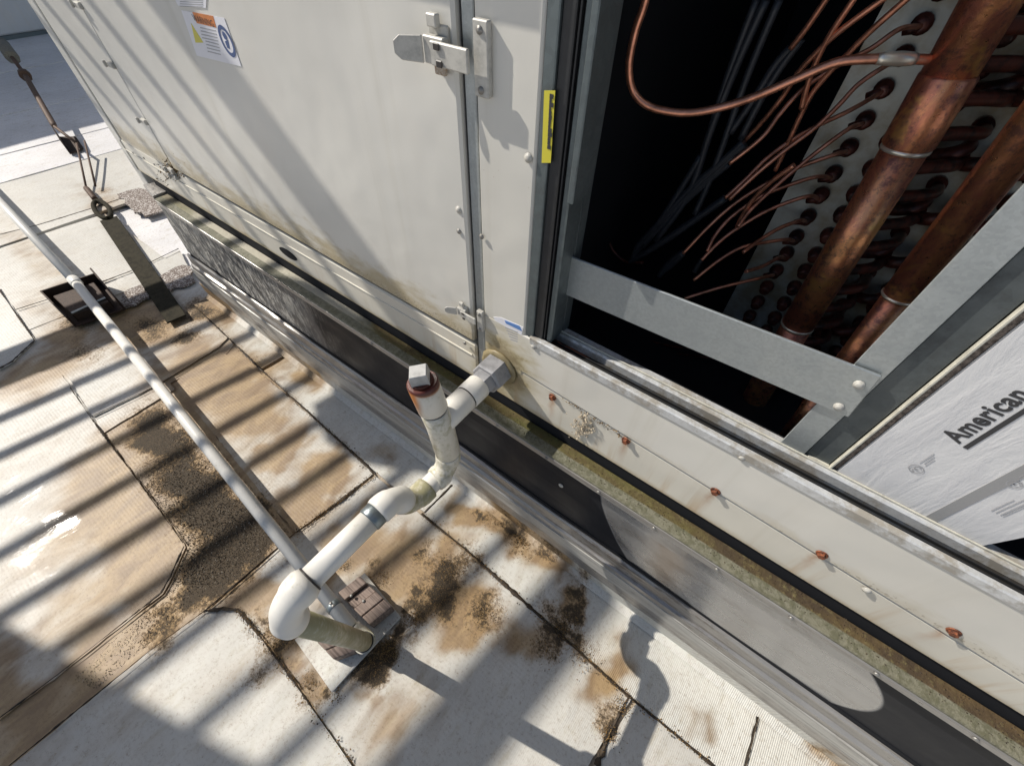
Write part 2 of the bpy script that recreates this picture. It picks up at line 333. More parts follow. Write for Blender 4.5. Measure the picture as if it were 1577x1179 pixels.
M_FIBRE = mk_rust('fibrous_brown_gasket', (.26, .21, .17), (.09, .07, .055)); M_CREAM = mk_plastic('cream_bead', (.55, .53, .45))
M_DIRT = mk_rust('dark_seam_dirt', (.060, .040, .022), (.018, .013, .009)); M_GRAIN = None
def mk_grain():
    a = NT('grit_grains'); i = a.n('ShaderNodeNewGeometry').outputs['Random Per Island']; r = a.n('ShaderNodeValToRGB'); a.L(i, r.inputs[0])
    e = r.color_ramp.elements; e[0].color = (.02, .015, .01, 1); e[1].color = (.62, .56, .46, 1); e[1].position = 1
    for p, c in ((.5, (.03, .022, .014, 1)), (.72, (.10, .07, .04, 1)), (.88, (.34, .27, .18, 1))): q = e.new(p); q.color = c
    return a.out(r.outputs[0], .8)
M_GRAIN = mk_grain()
def mk_moss2():
    a = NT('moss_tufts'); i = a.n('ShaderNodeNewGeometry').outputs['Random Per Island']; r = a.n('ShaderNodeValToRGB'); a.L(i, r.inputs[0])
    e = r.color_ramp.elements; e[0].color = (.018, .014, .006, 1); e[1].color = (.36, .22, .08, 1)
    for p, c in ((.3, (.05, .032, .012, 1)), (.55, (.20, .115, .035, 1))): q = e.new(p); q.color = c
    return a.out(r.outputs[0], .85)
M_TUFT = mk_moss2()
def mk_gran():
    a = NT('granule_patch'); v = a.voro(330, None, 'Color'); sp = a.n('ShaderNodeSeparateColor'); a.L(v, sp.inputs[0])
    col = a.mix(a.ramp(sp.outputs[0], .5, .98), (.14, .105, .085), (.60, .56, .52)); return a.out(col, .8, 0, a.bump(a.noise(300), .8, .003))
M_GRAN = mk_gran(); M_FENCE = mk_galv('screen_steel', (.45, .45, .44)); M_FARWALL = mk_paint('far_unit_paint', (.50, .52, .54)); M_PLINTH = flat('far_plinth', (.10, .13, .14), .6)
M_FARROOF = mk_membrane('far_membrane', 0, (.72, .71, .71))

# ------------------------------------------------------------ roof
def PXL(*q): return [G(*p) for p in q]
BL = []   # stain blobs: (channel, x, y, rx, ry, amount)
def blob(ch, px, py, rx, ry, amt=1.0, ang=0): p = G(px, py); BL.append((ch, p.x, p.y, rx, ry, amt, ang))
for a_ in [(220, 500, .16, .12, 1.2), (60, 575, .12, .12, .9), (340, 480, .10, .08, 1.1), (130, 470, .12, .06, .9), (60, 400, .5, .05, .5), (200, 330, .4, .06, .35), (60, 470, .2, .05, .45), (100, 520, .10, .06, .9), (250, 510, .3, .05, .5), (300, 560, .12, .16, .8), (380, 570, .10, .08, .8), (340, 600, .12, .10, .9), (430, 560, .08, .06, .6),
           (390, 640, .10, .10, 1.0), (440, 690, .05, .08, 1.1), (500, 730, .07, .08, 1.0), (470, 780, .08, .07, .9), (200, 700, .12, .15, 1.2), (245, 770, .10, .13, 1.3), (150, 790, .10, .20, .7), (270, 830, .07, .16, 1.4), (200, 860, .07, .2, .6),
           (100, 660, .10, .2, .25), (480, 585, .06, .05, 1.0), (445, 535, .07, .05, .6), (555, 815, .05, .10, 1.1), (600, 860, .05, .10, .8), (530, 870, .04, .08, .8), (620, 900, .05, .06, .7), (690, 840, .05, .06, .8), (760, 800, .06, .04, .9), (830, 860, .05, .04, .9), (880, 920, .03, .04, .7),
           (720, 930, .06, .05, .9), (800, 980, .06, .04, .7), (940, 1040, .04, .06, .9), (440, 1000, .04, .06, 1.0), (480, 1050, .03, .04, 1.0), (600, 1120, .05, .05, .55), (520, 1000, .04, .05, .7), (380, 1010, .03, .05, .6), (340, 1030, .05, .08, .3), (700, 780, .04, .03, .8),
           (40, 1120, .3, .05, .8), (160, 1040, .2, .06, .9), (250, 960, .1, .06, 1.0), (360, 900, .08, .06, .9), (400, 920, .06, .04, .9), (590, 700, .04, .04, .5), (720, 790, .05, .03, 1.0), (780, 820, .05, .03, 1.1), (850, 870, .03, .03, .9), (650, 900, .08, .06, .9), (710, 950, .07, .06, .9), (600, 850, .08, .05, .7), (1260, 1160, .03, .03, .9), (1080, 1120, .03, .02, .5), (170, 330, .3, .03, .7), (560, 1070, .04, .03, .5), (650, 1060, .08, .05, .3)]: blob('stain', *a_)
for a_ in [(640, 860, .020, .03, .9), (690, 885, .040, .030, 1.6), (665, 915, .03, .03, 1.1), (680, 930, .04, .03, .9), (790, 825, .035, .012, 1.1), (735, 795, .03, .012, .9), (885, 930, .015, .04, .9), (855, 990, .03, .012, 1.2), (745, 940, .03, .04, .8), (720, 860, .03, .02, .7), (800, 830, .03, .02, .9), (845, 850, .03, .018, .8), (885, 905, .018, .03, .8), (870, 970, .05, .02, .9), (840, 1000, .04, .03, .6), (760, 760, .04, .015, .7),
           (230, 505, .10, .05, .75), (310, 480, .08, .05, .8), (130, 540, .10, .04, .5), (450, 980, .03, .03, .8), (420, 960, .04, .02, .7), (600, 1000, .03, .035, 1.5), (570, 1020, .03, .02, 1.2), (640, 940, .02, .03, .9), (570, 880, .02, .02, .8), (500, 1060, .02, .03, .9), (430, 1010, .02, .03, .8), (390, 1040, .012, .02, .5), (1255, 1150, .02, .02, .8), (170, 300, .08, .02, .6), (290, 520, .05, .03, .9),
           (930, 1110, .012, .03, .8), (120, 690 - 200, .08, .05, .7), (250, 680, .10, .06, 1.1), (290, 740, .10, .06, 1.2), (330, 790, .10, .06, 1.3), (380, 800, .07, .05, 1.2), (350, 860, .07, .05, 1.3), (310, 900, .06, .05, 1.2), (400, 840, .05, .05, 1.2), (250, 960, .05, .04, .7), (230, 650, .08, .05, .8)]: blob('grit', *a_)
for a_ in [(82, 815, .07, .045, 1.5), (45, 850, .05, .04, 1.1), (30, 760, .10, .08, .45), (60, 900, .06, .06, .9), (50, 950, .06, .06, .7), (-60, 880, .2, .15, .9), (170, 640, .08, .07, .7), (520, 620, .10, .05, .9), (440, 590, .05, .03, .8), (240, 940, .05, .10, .4), (270, 610, .06, .05, .6), (330, 960, .06, .05, .5), (210, 740, .12, .10, .6)]: blob('wet', a_[0], a_[1], a_[2] * .75, a_[3] * .75, a_[4] * .85)
def paint_attrs(me, extra_grit=0.0, extra_stain=0.0, sc=1.0):
    n = len(me.vertices); co = np.empty(n * 3, 'f'); me.vertices.foreach_get('co', co); co = co.reshape(-1, 3)
    X_, Y_ = co[:, 0].copy(), co[:, 1].copy()
    co[:, 0] = X_ + .012 * np.sin(41 * Y_ + 2.1 * np.sin(23 * X_)) + .008 * np.sin(97 * X_ + 61 * Y_) + .006 * np.sin(150 * Y_ - 88 * X_)
    co[:, 1] = Y_ + .012 * np.sin(37 * X_ + 1.7 * np.sin(29 * Y_)) + .008 * np.sin(83 * Y_ - 59 * X_) + .005 * np.sin(170 * X_)
    A = {'stain': np.full(n, extra_stain), 'grit': np.full(n, extra_grit), 'wet': np.zeros(n)}
    for ch, x, y, rx, ry, amt, ang in BL:
        d = ((co[:, 0] - x) / rx) ** 2 + ((co[:, 1] - y) / ry) ** 2; v = amt * np.exp(-d * 1.1)
        A[ch] = np.maximum(A[ch], v) + .3 * np.minimum(A[ch], v)
    A['stain'] = A['stain'] * sc
    for k, v in A.items():
        at = me.attributes.new(k, 'FLOAT', 'POINT'); at.data.foreach_set('value', v.astype('f'))
def sheet_mesh(name, poly, z, step, mat, thick=.003, eg=0, es=0, jit=.0012, sc=1.0):
    poly = [(p[0], p[1]) for p in poly]; B = []
    for i in range(len(poly)):                                    # subdivide + roughen the outline
        a, b = Vector(poly[i]), Vector(poly[(i + 1) % len(poly)]); n = max(1, int((b - a).length / step)); pr = (b - a).orthogonal().normalized()
        for j in range(n):
            q = a.lerp(b, j / n) + (pr * random.uniform(-jit, jit) if j else Vector((0, 0)))
            B.append(q)
    xs = [p.x for p in B]; ys = [p.y for p in B]; nb = len(B); pts = list(B)
    bx = np.array([(p.x, p.y) for p in B]); nx = np.roll(bx, -1, 0)
    gx, gy = np.meshgrid(np.arange(min(xs) + step / 2, max(xs), step), np.arange(min(ys) + step / 2, max(ys), step)); gx[1::2] += step / 2
    P = np.stack([gx.ravel(), gy.ravel()], 1); ins = np.zeros(len(P), bool)
    for a, b in zip(bx, nx):
        c = ((a[1] > P[:, 1]) != (b[1] > P[:, 1])); den = (b[1] - a[1]) if abs(b[1] - a[1]) > 1e-12 else 1e-12
        ins ^= c & (P[:, 0] < (b[0] - a[0]) * (P[:, 1] - a[1]) / den + a[0])
    P = P[ins]; dm = np.full(len(P), 9.)
    for q in bx: dm = np.minimum(dm, np.hypot(*(P - q).T))
    P = P[dm > step * .45]
    pts += [Vector(p) for p in P]
    r = geometry.delaunay_2d_cdt(pts, [(i, (i + 1) % nb) for i in range(nb)], [], 1, 1e-7)
    v2, _, fs = r[0], r[1], r[2]
    rnd = np.random.rand(4) * 6
    vs = [(v.x, v.y, z + .0012 * math.sin(v.x * 9 + rnd[0]) * math.sin(v.y * 11 + rnd[1])) for v in v2]
    bm = bmesh.new(); bv = [bm.verts.new(v) for v in vs]
    for f in fs:
        try: bm.faces.new([bv[i] for i in f])
        except ValueError: pass
    bm.verts.ensure_lookup_table()
    for f in bm.faces:
        if f.normal.z < 0: f.normal_flip()
    bm.normal_update()
    for f in bm.faces:
        if f.normal.z < 0: f.normal_flip()
    be = [e for e in bm.edges if len(e.link_faces) == 1]
    for e in be: e.smooth = False
    r = bmesh.ops.extrude_edge_only(bm, edges=be)
    for v in [g for g in r['geom'] if isinstance(g, bmesh.types.BMVert)]: v.co.z -= thick + .004
    me = bpy.data.meshes.new(name); bm.to_mesh(me); bm.free(); me.materials.append(mat)
    for p in me.polygons: p.use_smooth = abs(p.normal.z) > .8
    paint_attrs(me, eg, es, sc); return me

rb = thing('roof', 'x', 'x'); del rb['label']; del rb['category']; bpy.data.objects.remove(rb)
# base: one sheet to the horizon with a fine part under the near area
ROOF = link('roof', sheet_mesh('roof', [(-2.4, -1.0), (.8, -1.0), (.8, .345), (-2.4, .345)], 0.0, .03, M_SHEET, .01, eg=.05, es=.45), kind='structure')
GPX = [(165, 672), (262, 612), (290, 600), (330, 665), (425, 785), (452, 822), (330, 930), (318, 945), (235, 1008), (150, 1075), (20, 1190), (-160, 1230), (-60, 1140), (100, 1030), (180, 972), (255, 915), (272, 885), (290, 842), (220, 745)]
far = mesh('roof_field', [(-60, -60, -.012), (60, -60, -.012), (60, 60, -.012), (-60, 60, -.012)], [(0, 1, 2, 3)], M_FARROOF); paint_attrs(far)
link('roof_field', far, kind='structure')
link('grit_bed', sheet_mesh('grit_bed', PXL(*GPX), .0022, .010, M_SHEET, .001, eg=.0, es=.55), ROOF)
link('grit_bed', sheet_mesh('grit_bed', PXL((272, 590), (300, 600), (330, 668), (420, 780), (457, 820), (470, 812), (430, 775), (345, 660)), .0025, .010, M_SHEET, .001, eg=.7, es=.8), ROOF)
def sheet(q, z, step=.014, mat=None, label=None, **k):
    poly = [G(*p) if len(p) == 2 and abs(p[0]) > 3 or True and not isinstance(p, Vector) else p for p in q]
    return link('membrane_sheet', sheet_mesh('membrane_sheet', poly, z, step, mat or M_SHEET, **k), ROOF, label=label)
V3 = lambda x, y: Vector((x, y, 0))
# near sheets
sheet([(0, 590), (62, 573), (97, 578), (112, 600), (150, 655), (218, 745), (284, 835), (287, 843), (268, 885), (252, 915), (178, 973), (100, 1035), (0, 1110), V3(-1.3, -.95), V3(-2.2, -.95)], .004, .014, sc=1.05)
sheet([V3(-.75, -.98), (20, 1179), (150, 1070), (235, 1000), (318, 942), (345, 939), (368, 942), (400, 980), (455, 1052), (545, 1179), V3(-.1, -.4), V3(.1, -.98)], .004, .013, sc=.35)
sheet([V3(-2.3, -.8), (-60, 560), (0, 572), (22, 560), (55, 527), (30, 485), (0, 445), V3(-2.38, -.05), V3(-2.39, -.7)], .006, .03, sc=.2)
# centre strip sheets between pipe and lap line
sheet([(268, 592), (338, 541), (400, 574), (478, 641), (563, 718), (575, 732), (520, 775), (457, 820), (420, 780), (330, 668)], .004, .012, sc=1.25)
sheet([(322, 940), (455, 824), (520, 779), (580, 735), (650, 795), (730, 862), (838, 958), (955, 1065), (972, 1075), (955, 1100), (925, 1145), (905, 1179), V3(.02, -.16), V3(-.05, -.3), (550, 1179), (500, 1110), (458, 1045), (404, 975), (370, 937), (345, 934)], .005, .011, sc=1.05)
sheet([(915, 1179), (934, 1146), (962, 1102), (980, 1082), (1095, 1180), V3(.55, .195), V3(.9, .19), V3(.9, -.6), V3(.12, -.6), V3(.04, -.12)], .004, .014)
sheet([(104, 578), (242, 530), (330, 480), (395, 478), (338, 537), (240, 597), (146, 643), (125, 610)], .006, .016)
sheet([(150, 650), (242, 602), (262, 590), (270, 600), (160, 668)], .004, .014)
# curb-side ribbed strip, three lengths
sheet([(300, 472), (345, 462), V3(-1.2, .342), (452, 542), (404, 571)], .008, .014, M_RIB)
sheet([(407, 574), (456, 546), V3(-.95, .342), V3(-.46, .342), (705, 738), (654, 790), (572, 722), (482, 640)], .009, .012, M_RIB)
sheet([(654, 793), (708, 741), V3(-.42, .342), V3(.36, .342), (1166, 1086), (1142, 1179), V3(.385, .195), (1099, 1177), (960, 1062), (840, 954), (733, 858)], .009, .010, M_RIB)
sheet([(1172, 1088), V3(.375, .342), V3(1.6, .342), V3(1.6, .19), V3(.40, .19), (1148, 1179)], .008, .014, M_RIB)
# far strips (laps run square to the unit)
FX = [(-2.38, .0), (-2.0, 0)]
for i, (xa, xb, zz) in enumerate([(-2.56, -1.93, .006), (-3.16, -2.50, .009), (-3.50, -3.10, .012), (-4.10, -3.44, .015), (-5.0, -4.04, .018), (-7.9, -4.94, .021)]):
    sk = -.12
    sheet([V3(xa, -.9), V3(xb, -.9), V3(xb + .13, .345 if i == 0 else 2.6), V3(xa + .13, .345 if i == 0 else 2.6)], zz - (.002 if i == 0 else 0), .05 if i < 2 else .12, M_SHEET if i < 2 else M_FARROOF, thick=.006)
sheet([V3(-2.37, -.3), (0, 452), (30, 479), (150, 441), (277, 386), (300, 430), (335, 462), (400, 478), (350, 545), (150, 650), (60, 640), V3(-1.4, -.4)], .0018, .018)
# dark granule patches
for q in ([(183, 303), (215, 293), (240, 300), (255, 328), (225, 337), (205, 325)], [(248, 430), (285, 412), (300, 420), (302, 437), (262, 452), (250, 442)], [(178, 478), (200, 450), (222, 442), (235, 455), (232, 462), (190, 478)]):
    link('granule_patch', sheet_mesh('granule_patch', [G(*p) for p in q], .0125, .02, M_GRAN, jit=.012), ROOF)
# seam dirt: thin ragged ribbons along the laps
def ribbon(pts, w0, z, name='seam_dirt', mat=None):
    P = []
    pts = [G(*p) if not isinstance(p, Vector) else p for p in pts]
    for a, b in zip(pts, pts[1:]):
        n = max(2, int((b - a).length / .006)); P += [a.lerp(b, i / n) for i in range(n)]
    P.append(pts[-1]); vs = []; fs = []; ph = random.random() * 9
    for i, p in enumerate(P):
        d = (P[min(i + 1, len(P) - 1)] - P[max(i - 1, 0)]).normalized(); o = Vector((-d.y, d.x, 0))
        k = w0 * (.55 + .45 * math.sin(i * .11 + ph) * math.sin(i * .037 + 2 * ph)) * random.uniform(.5, 1.5)
        k = max(k, w0 * .2)
        vs += [(p.x - o.x * k, p.y - o.y * k, z), (p.x, p.y, z + .0015), (p.x + o.x * k * random.uniform(.3, 1.3), p.y + o.y * k, z)]
    for i in range(len(P) - 1):
        a = 3 * i; fs += [(a, a + 1, a + 4, a + 3), (a + 1, a + 2, a + 5, a + 4)]
    return link(name, mesh(name, vs, fs, mat or M_DIRT), ROOF)
for q, w0 in [([(300, 472), (404, 572), (480, 641), (568, 721), (577, 733)], .0035), ([(650, 793), (733, 861), (838, 956), (960, 1067), (1097, 1179)], .0042), ([(577, 733), (520, 777), (457, 822), (390, 880), (320, 941)], .0035),
              ([(112, 600), (150, 655), (218, 745), (286, 838)], .002), ([(287, 843), (268, 885), (252, 915), (178, 973), (100, 1035), (0, 1110)], .0028), ([(20, 1179), (150, 1072), (235, 1003), (318, 942)], .002),
              ([(318, 942), (345, 939), (370, 940), (402, 978), (456, 1050), (546, 1179)], .0035), ([(966, 1075), (940, 1125), (918, 1179)], .0075), ([(404, 572), (453, 543)], .002), ([(654, 792), (706, 740)], .002), ([(1170, 1084), (1145, 1179)], .002),
              ([(146, 644), (240, 599), (338, 540)], .0018), ([(0, 446), (57, 527), (22, 560), (0, 572)], .004), ([(28, 480), (150, 441), (216, 416), (277, 386)], .004), ([(0, 365), (60, 350), (150, 322), (185, 310)], .004)]: ribbon(q, w0, .0095 if w0 < .007 else .007)
# folded-up edge of the ribbed strip against the curb
def strip(name, prof, x0, x1, mat, parent, n=60, wob=.0, **k):
    """profile (y,z) points swept along x, slightly uneven"""
    vs = []; fs = []; m_ = len(prof)
    for i in range(n + 1):
        x = x0 + (x1 - x0) * i / n
        for j, (y, z) in enumerate(prof):
            vs.append((x, y + wob * math.sin(x * 13 + j) * math.sin(x * 5.3 + 2 * j), z + wob * math.sin(x * 9.1 + 1.7 * j)))
    for i in range(n):
        for j in range(m_ - 1):
            a = i * m_ + j; fs.append((a, a + m_, a + m_ + 1, a + 1))
    me = mesh(name, vs, fs, mat); paint_attrs(me); return link(name, me, parent, **k)

# ------------------------------------------------------------ roof curb
CURB = thing('roof_curb', 'long metal curb, light and shade painted on its face, under the white unit with a mossy top ledge', 'curb', (0, .45, 0))
box('ledge', -1.42, 1.75, .318, .352, .404, .412, M_MOSS, CURB, .001)
box('gap_shade', -1.48, 1.75, .353, .90, .404, .4385, M_VOID, CURB)  # black block stands in for the shade in the gap under the unit
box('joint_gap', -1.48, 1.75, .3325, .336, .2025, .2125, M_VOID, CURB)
strip('lip', [(.3195, .4085), (.3165, .4075), (.3165, .396), (.3200, .393), (.327, .393), (.332, .398)], -1.42, 1.75, M_FLASH, CURB, 120, .0004)
fc = [(.334, .402), (.334, .38), (.3335, .34), (.3335, .30), (.334, .25), (.334, .212)]
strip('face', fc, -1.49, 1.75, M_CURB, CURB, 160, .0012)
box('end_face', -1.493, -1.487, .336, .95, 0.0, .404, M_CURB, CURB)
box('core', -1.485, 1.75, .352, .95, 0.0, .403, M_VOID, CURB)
prism('corner_lip', [(-1.425, .318, .405), (-1.425, .36, .405), (-1.50, .36, .405), (-1.51, .332, .405)], (0, 0, .012), M_FLASH, CURB, .001)
strip('counter_flashing', [(.3335, .2035), (.330, .2035), (.3265, .200), (.3265, .172), (.3215, .168), (.3215, .150)], -1.50, 1.75, M_FLASH, CURB, 120, .0010)
strip('flashing_strip', [(.326, .152), (.3195, .150), (.3200, .112), (.3245, .108)], -1.52, 1.75, M_FLASH2, CURB, 120, .0012)
strip('flashing_strip', [(.3265, .110), (.3225, .107), (.3230, .070), (.3275, .066)], -1.53, 1.75, M_FLASH, CURB, 120, .0013)
strip('membrane_upturn', [(.3265, .069), (.3250, .066), (.3265, .030), (.3300, .018), (.3150, .0105)], -1.56, 1.75, M_RIB, CURB, 140, .0008)
def domed_screw(name, mat, r=.006, h=.004):
    bm = bmesh.new(); rings = [(r * 1.35, 0), (r * 1.35, .0012), (r, .0013), (r * .95, h * .7), (r * .55, h), (0.0001, h * 1.02)]; vs = []
    for rr, z in rings: vs.append([bm.verts.new((rr * math.cos(a * math.pi / 5), -z, rr * math.sin(a * math.pi / 5))) for a in range(10)])
    for a, b in zip(vs, vs[1:]):
        for j in range(10): bm.faces.new((a[j], a[(j + 1) % 10], b[(j + 1) % 10], b[j]))
    return bm_mesh(name, bm, mat, smooth=True)
def hex_screw(name, mat, r):
    bm = bmesh.new()
    for n_, rr, y0, y1, ph in ((14, r * 1.45, 0, .0012, 0), (6, r, .0012, .0046, .3)):
        a_ = [bm.verts.new((rr * math.cos(ph + i * 2 * math.pi / n_), -y0, rr * math.sin(ph + i * 2 * math.pi / n_))) for i in range(n_)]
        b_ = [bm.verts.new((rr * .93 * math.cos(ph + i * 2 * math.pi / n_), -y1, rr * .93 * math.sin(ph + i * 2 * math.pi / n_))) for i in range(n_)]
        for i in range(n_): bm.faces.new((a_[i], a_[(i + 1) % n_], b_[(i + 1) % n_], b_[i]))
        bm.faces.new(b_)
    return bm_mesh(name, bm, mat)
SCR_R = hex_screw('rusty_screw_head', M_RUST, .0043); SCR_Z = domed_screw('screw', M_ZINC, .0034, .0026); SCR_S = domed_screw('screw', mk_galv('dull_screw_steel', (.30, .29, .27), .45, .6, .3), .0024, .0022)
for q in [(843, 695), (925, 750), (1011, 808), (1110, 872), (1226, 948), (1362, 1035), (1515, 1137), (765, 642), (560, 490)]:
    p = Y(*q, .3163); p.z = .402; link('screw', SCR_S, CURB, p)
link('screw', SCR_Z, CURB, Y(864, 747, .3325)); link('screw', SCR_S, CURB, Y(1080, 960, .33))

# ------------------------------------------------------------ rooftop unit
U = thing('rooftop_unit', 'large off-white rooftop air handling unit with an open bay of copper pipes', 'air handler', (0, .7, .44))
ZT = 2.4
def wallpx(name, q, y, t, mat, parent=U, bevel=.0012, **k): return prism(name, [W(*p, y) for p in q], (0, t, 0), mat, parent, bevel, **k)
box('corner_post', -1.576, -1.534, .350, .392, .372, ZT, M_PAINT, U, .002)
box('side_skin', -1.574, -1.568, .392, 2.2, .372, ZT, M_PAINT, U)
box('narrow_panel', -1.526, -1.254, .351, .375, .500, ZT, M_PAINT_DOOR, U, .003)
DOOR = box('access_door', -1.242, -.3235, .3475, .375, .530, ZT, M_PAINT_DOOR, U, .003)
box('door_seam_strip', -.3195, -.3055, .353, .37, .45, ZT, M_GALV, U, .001)
strip('seam_bead', [(.353, .0), (.3495, .0)], 0, .001, M_GALV, U, 1) if False else None
for xx in (-.3208, -.3042): box('seam_gasket', xx - .0012, xx + .0012, .3545, .372, .45, ZT, M_BLACK, U)
box('jamb_panel', -.3025, -.2315, .349, .365, .515, ZT, M_PAINT_SEAM, U, .0025)
# lower rails
a, b = W(858, 605), W(1577, 1050); sl = (b.z - a.z) / (b.x - a.x); zs = lambda x: a.z + (x - a.x) * sl
box('base_rail_left', -1.548, -.3215, .350, .376, .439, .522, M_PAINT_RAIL, U, .003, label='lower rail under the closed doors with a dark lifting slot')
prism('base_rail', [(-.3035, .350, .439), (1.75, .350, .439), (1.75, .350, .470), (.4, .350, zs(.4) - .0018), (-.3035, .350, zs(-.3035) - .0018)], (0, .026, 0), M_PAINT_RAIL, U, .002)
prism('bottom_panel', [(-.3025, .3485, zs(-.3025)), (.4, .3485, zs(.4)), (1.75, .3485, .4718), (1.75, .3485, .5985), (-.3025, .3485, .5985)], (0, .008, 0), M_PAINT_SEAM, U, .002)
box('rail_fold', -1.548, -.33, .3482, .351, .4935, .4965, M_PAINT_RAIL, U, .0006)
box('rail_return', -1.54, 1.75, .352, .50, .4395, .4415, M_VOID, U)
for q, mt in [((851, 611), 0), ((964, 678), 0), ((1102, 756), 0), ((1266, 853), 0), ((1469, 972), 0)]: link('screw', SCR_R, U, W(*q, .3482), label='rust covered screw head')
for q in [(822, 533), (1143, 704), (814, 243), (707, 323), (1335, 908)]: link('screw', SCR_Z, U, W(*q, .3480))
for q in [(707, 356), (742, 364), (716, 528)]: link('screw', SCR_S, U, W(*q, .3470), label='small rust stained screw')
# drip / nest remains on the seam
# lifting slot
sl_pts = []
a0, b0 = W(428, 380, .3494), W(460, 402, .3494)
for i in range(20):
    t = i / 20 * 2 * math.pi; sl_pts.append(Vector(((a0.x + b0.x) / 2 + .030 * math.cos(t), .3488, (a0.z + b0.z) / 2 + .0105 * math.sin(t))))
prism('lifting_slot', sl_pts, (0, .001, 0), M_VOID, U)
# far seam clips
for q in [(125, 8), (175, 100), (225, 187), (266, 262), (272, 272)]:
    p = W(*q, .349); c = box('clip', p.x - .012, p.x + .010, .342, .3502, p.z - .005, p.z + .005, M_ZINC, U, .0015)
    c2 = box('clip_tab', p.x - .017, p.x - .011, .337, .342, p.z - .004, p.z + .007, M_ZINC, c, .001)
for q in [(205, 235), (222, 243), (238, 253), (258, 253), (258, 263)]: link('screw', SCR_S, U, W(*q, .3505), label='dark stained screw near the far bottom corner')
box('seam_gap', -1.2555, -1.2405, .3535, .37, .50, ZT, M_BLACK, U)
box('seam_gap', -1.5350, -1.5255, .3535, .37, .45, ZT, M_BLACK, U)
# body behind
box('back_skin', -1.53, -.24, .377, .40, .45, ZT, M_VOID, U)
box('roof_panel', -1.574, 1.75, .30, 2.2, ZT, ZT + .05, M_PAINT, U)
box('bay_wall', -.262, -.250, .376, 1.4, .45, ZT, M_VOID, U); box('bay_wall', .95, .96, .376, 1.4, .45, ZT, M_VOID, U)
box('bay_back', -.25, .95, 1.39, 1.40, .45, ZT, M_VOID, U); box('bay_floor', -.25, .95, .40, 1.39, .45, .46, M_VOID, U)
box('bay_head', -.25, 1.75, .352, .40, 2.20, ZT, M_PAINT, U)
box('end_panel', 1.2, 1.75, .352, .40, .60, ZT, M_PAINT, U)
box('added_shadow_block', -.55, -.40, .297, .3475, 1.075, 1.32, M_PAINT, U, .004)  # unseen block added only to cast a shadow on the wall below
# frame: left jamb
J = box('frame_jamb', -.2305, -.2188, .3495, .380, .600, 2.20, M_GALV_DARK, U, .001)
box('jamb_rubber', -.2185, -.2065, .3525, .380, .600, 2.20, M_BLACK, J, .001)
box('jamb_rubber', -.2050, -.2035, .355, .380, .600, 2.20, M_BLACK, J)
box('jamb_flange', -.2020, -.1945, .356, .384, .600, 2.20, M_GALV_DARK, J, .0015)
box('jamb_flange', -.1935, -.1870, .350, .386, .745 + .05, 2.20, M_GALV_DARK, J, .001)
box('jamb_return', -.2165, -.1935, .384, .3995, .60, 2.20, M_GALV_DARK, J)
# sill
SILL = box('frame_sill', -.2225, 1.2, .3465, .3550, .5905, .6035, M_GALV_OLD, U, .0015)
box('sill_groove', -.2165, 1.2, .3560, .3795, .580, .5880, M_GALV_GROOVE, SILL, .001)
box('sill_bead', -.2165, 1.2, .3640, .3655, .5884, .5930, M_BLACK, SILL, .0005)
box('sill_bead', -.2165, 1.2, .3705, .3712, .5884, .5925, M_BLACK, SILL, .0005)
box('sill_inner', -.2065, 1.2, .3785, .3965, .586, .6005, M_GALV_OLD, SILL, .002)
box('sill_lip', -.2065, 1.2, .3830, .3850, .6007, .6030, M_CREAM, SILL, .0005)
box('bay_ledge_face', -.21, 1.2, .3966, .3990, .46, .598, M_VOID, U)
# crossbar and zinc post
cb = [Y(868, 393, .380), Y(1345, 580, .380), Y(1357, 586, .380), Y(1306, 640, .380), Y(1270, 641, .380), Y(866, 452, .380)]
cb = [Y(860, 388, .380), Y(1358, 580, .380), Y(1306, 643, .380), Y(862, 450, .380)]
CB = prism('crossbar', cb, (0, .003, 0), M_GALV, U, .0008)
for q in [(1323, 592), (1292, 626)]: link('screw', SCR_Z, U, Y(*q, .3798))
box('zinc_post', .0905, .1150, .3845, .3865, .600, 2.20, M_GALV, U, .0006)
box('post_return', .1130, .1150, .3866, .42, .600, 2.20, M_GALV, U)
box('dark_gasket', .1155, .1400, .388, .405, .600, 2.20, mk_galv('dark_bay_steel', (.10, .115, .12), .5, .5, .3, (.03, .03, .03)), U, .001)
strip('x', [(0, 0), (0, 1)], 0, 1, M_GALV, U, 1) if False else None
BEAD = box('cream_bead', .1402, .1428, .3835, .3885, .6005, 2.20, M_CREAM, U, .0008)
box('cream_bead', .1190, .1402, .3835, .3885, .6005, .6030, M_CREAM, U, .0006)
box('fibre_gasket', .1430, .1480, .3875, .400, .6010, 2.20, M_FIBRE, U, .0006)
# wrapped panel with print
bg_ = [(.1482, .6008), (.2760, .6008), (.2840, .640), (.2840, 1.60), (.1482, 1.60)]
PANEL = prism('wrapped_panel', [(x, .3855, z) for x, z in bg_], (0, .012, 0), M_BAG, U, .001, label='white wrinkled wrapped panel printed American')
YP = .3852
PR = thing('x', 'x', 'x'); bpy.data.objects.remove(PR)
def text(body, size, mat, loc, rotm, parent, bold=.0, name='printed_word', align='LEFT', sx=1.0):
    cu = bpy.data.curves.new('t', 'FONT'); cu.body = body; cu.size = size; cu.offset = bold; cu.align_x = align; cu.resolution_u = 3; cu.space_character = 1.06
    o = bpy.data.objects.new('t', cu); COL.objects.link(o); dg = bpy.context.evaluated_depsgraph_get(); dg.update()
    me = bpy.data.meshes.new_from_object(o.evaluated_get(dg)); bpy.data.objects.remove(o)
    me.transform(Matrix.Translation(loc) @ rotm.to_4x4() @ Matrix.Diagonal((sx, 1, 1, 1))); me.materials.clear(); me.materials.append(mat); me.name = name
    return link(name, me, parent)
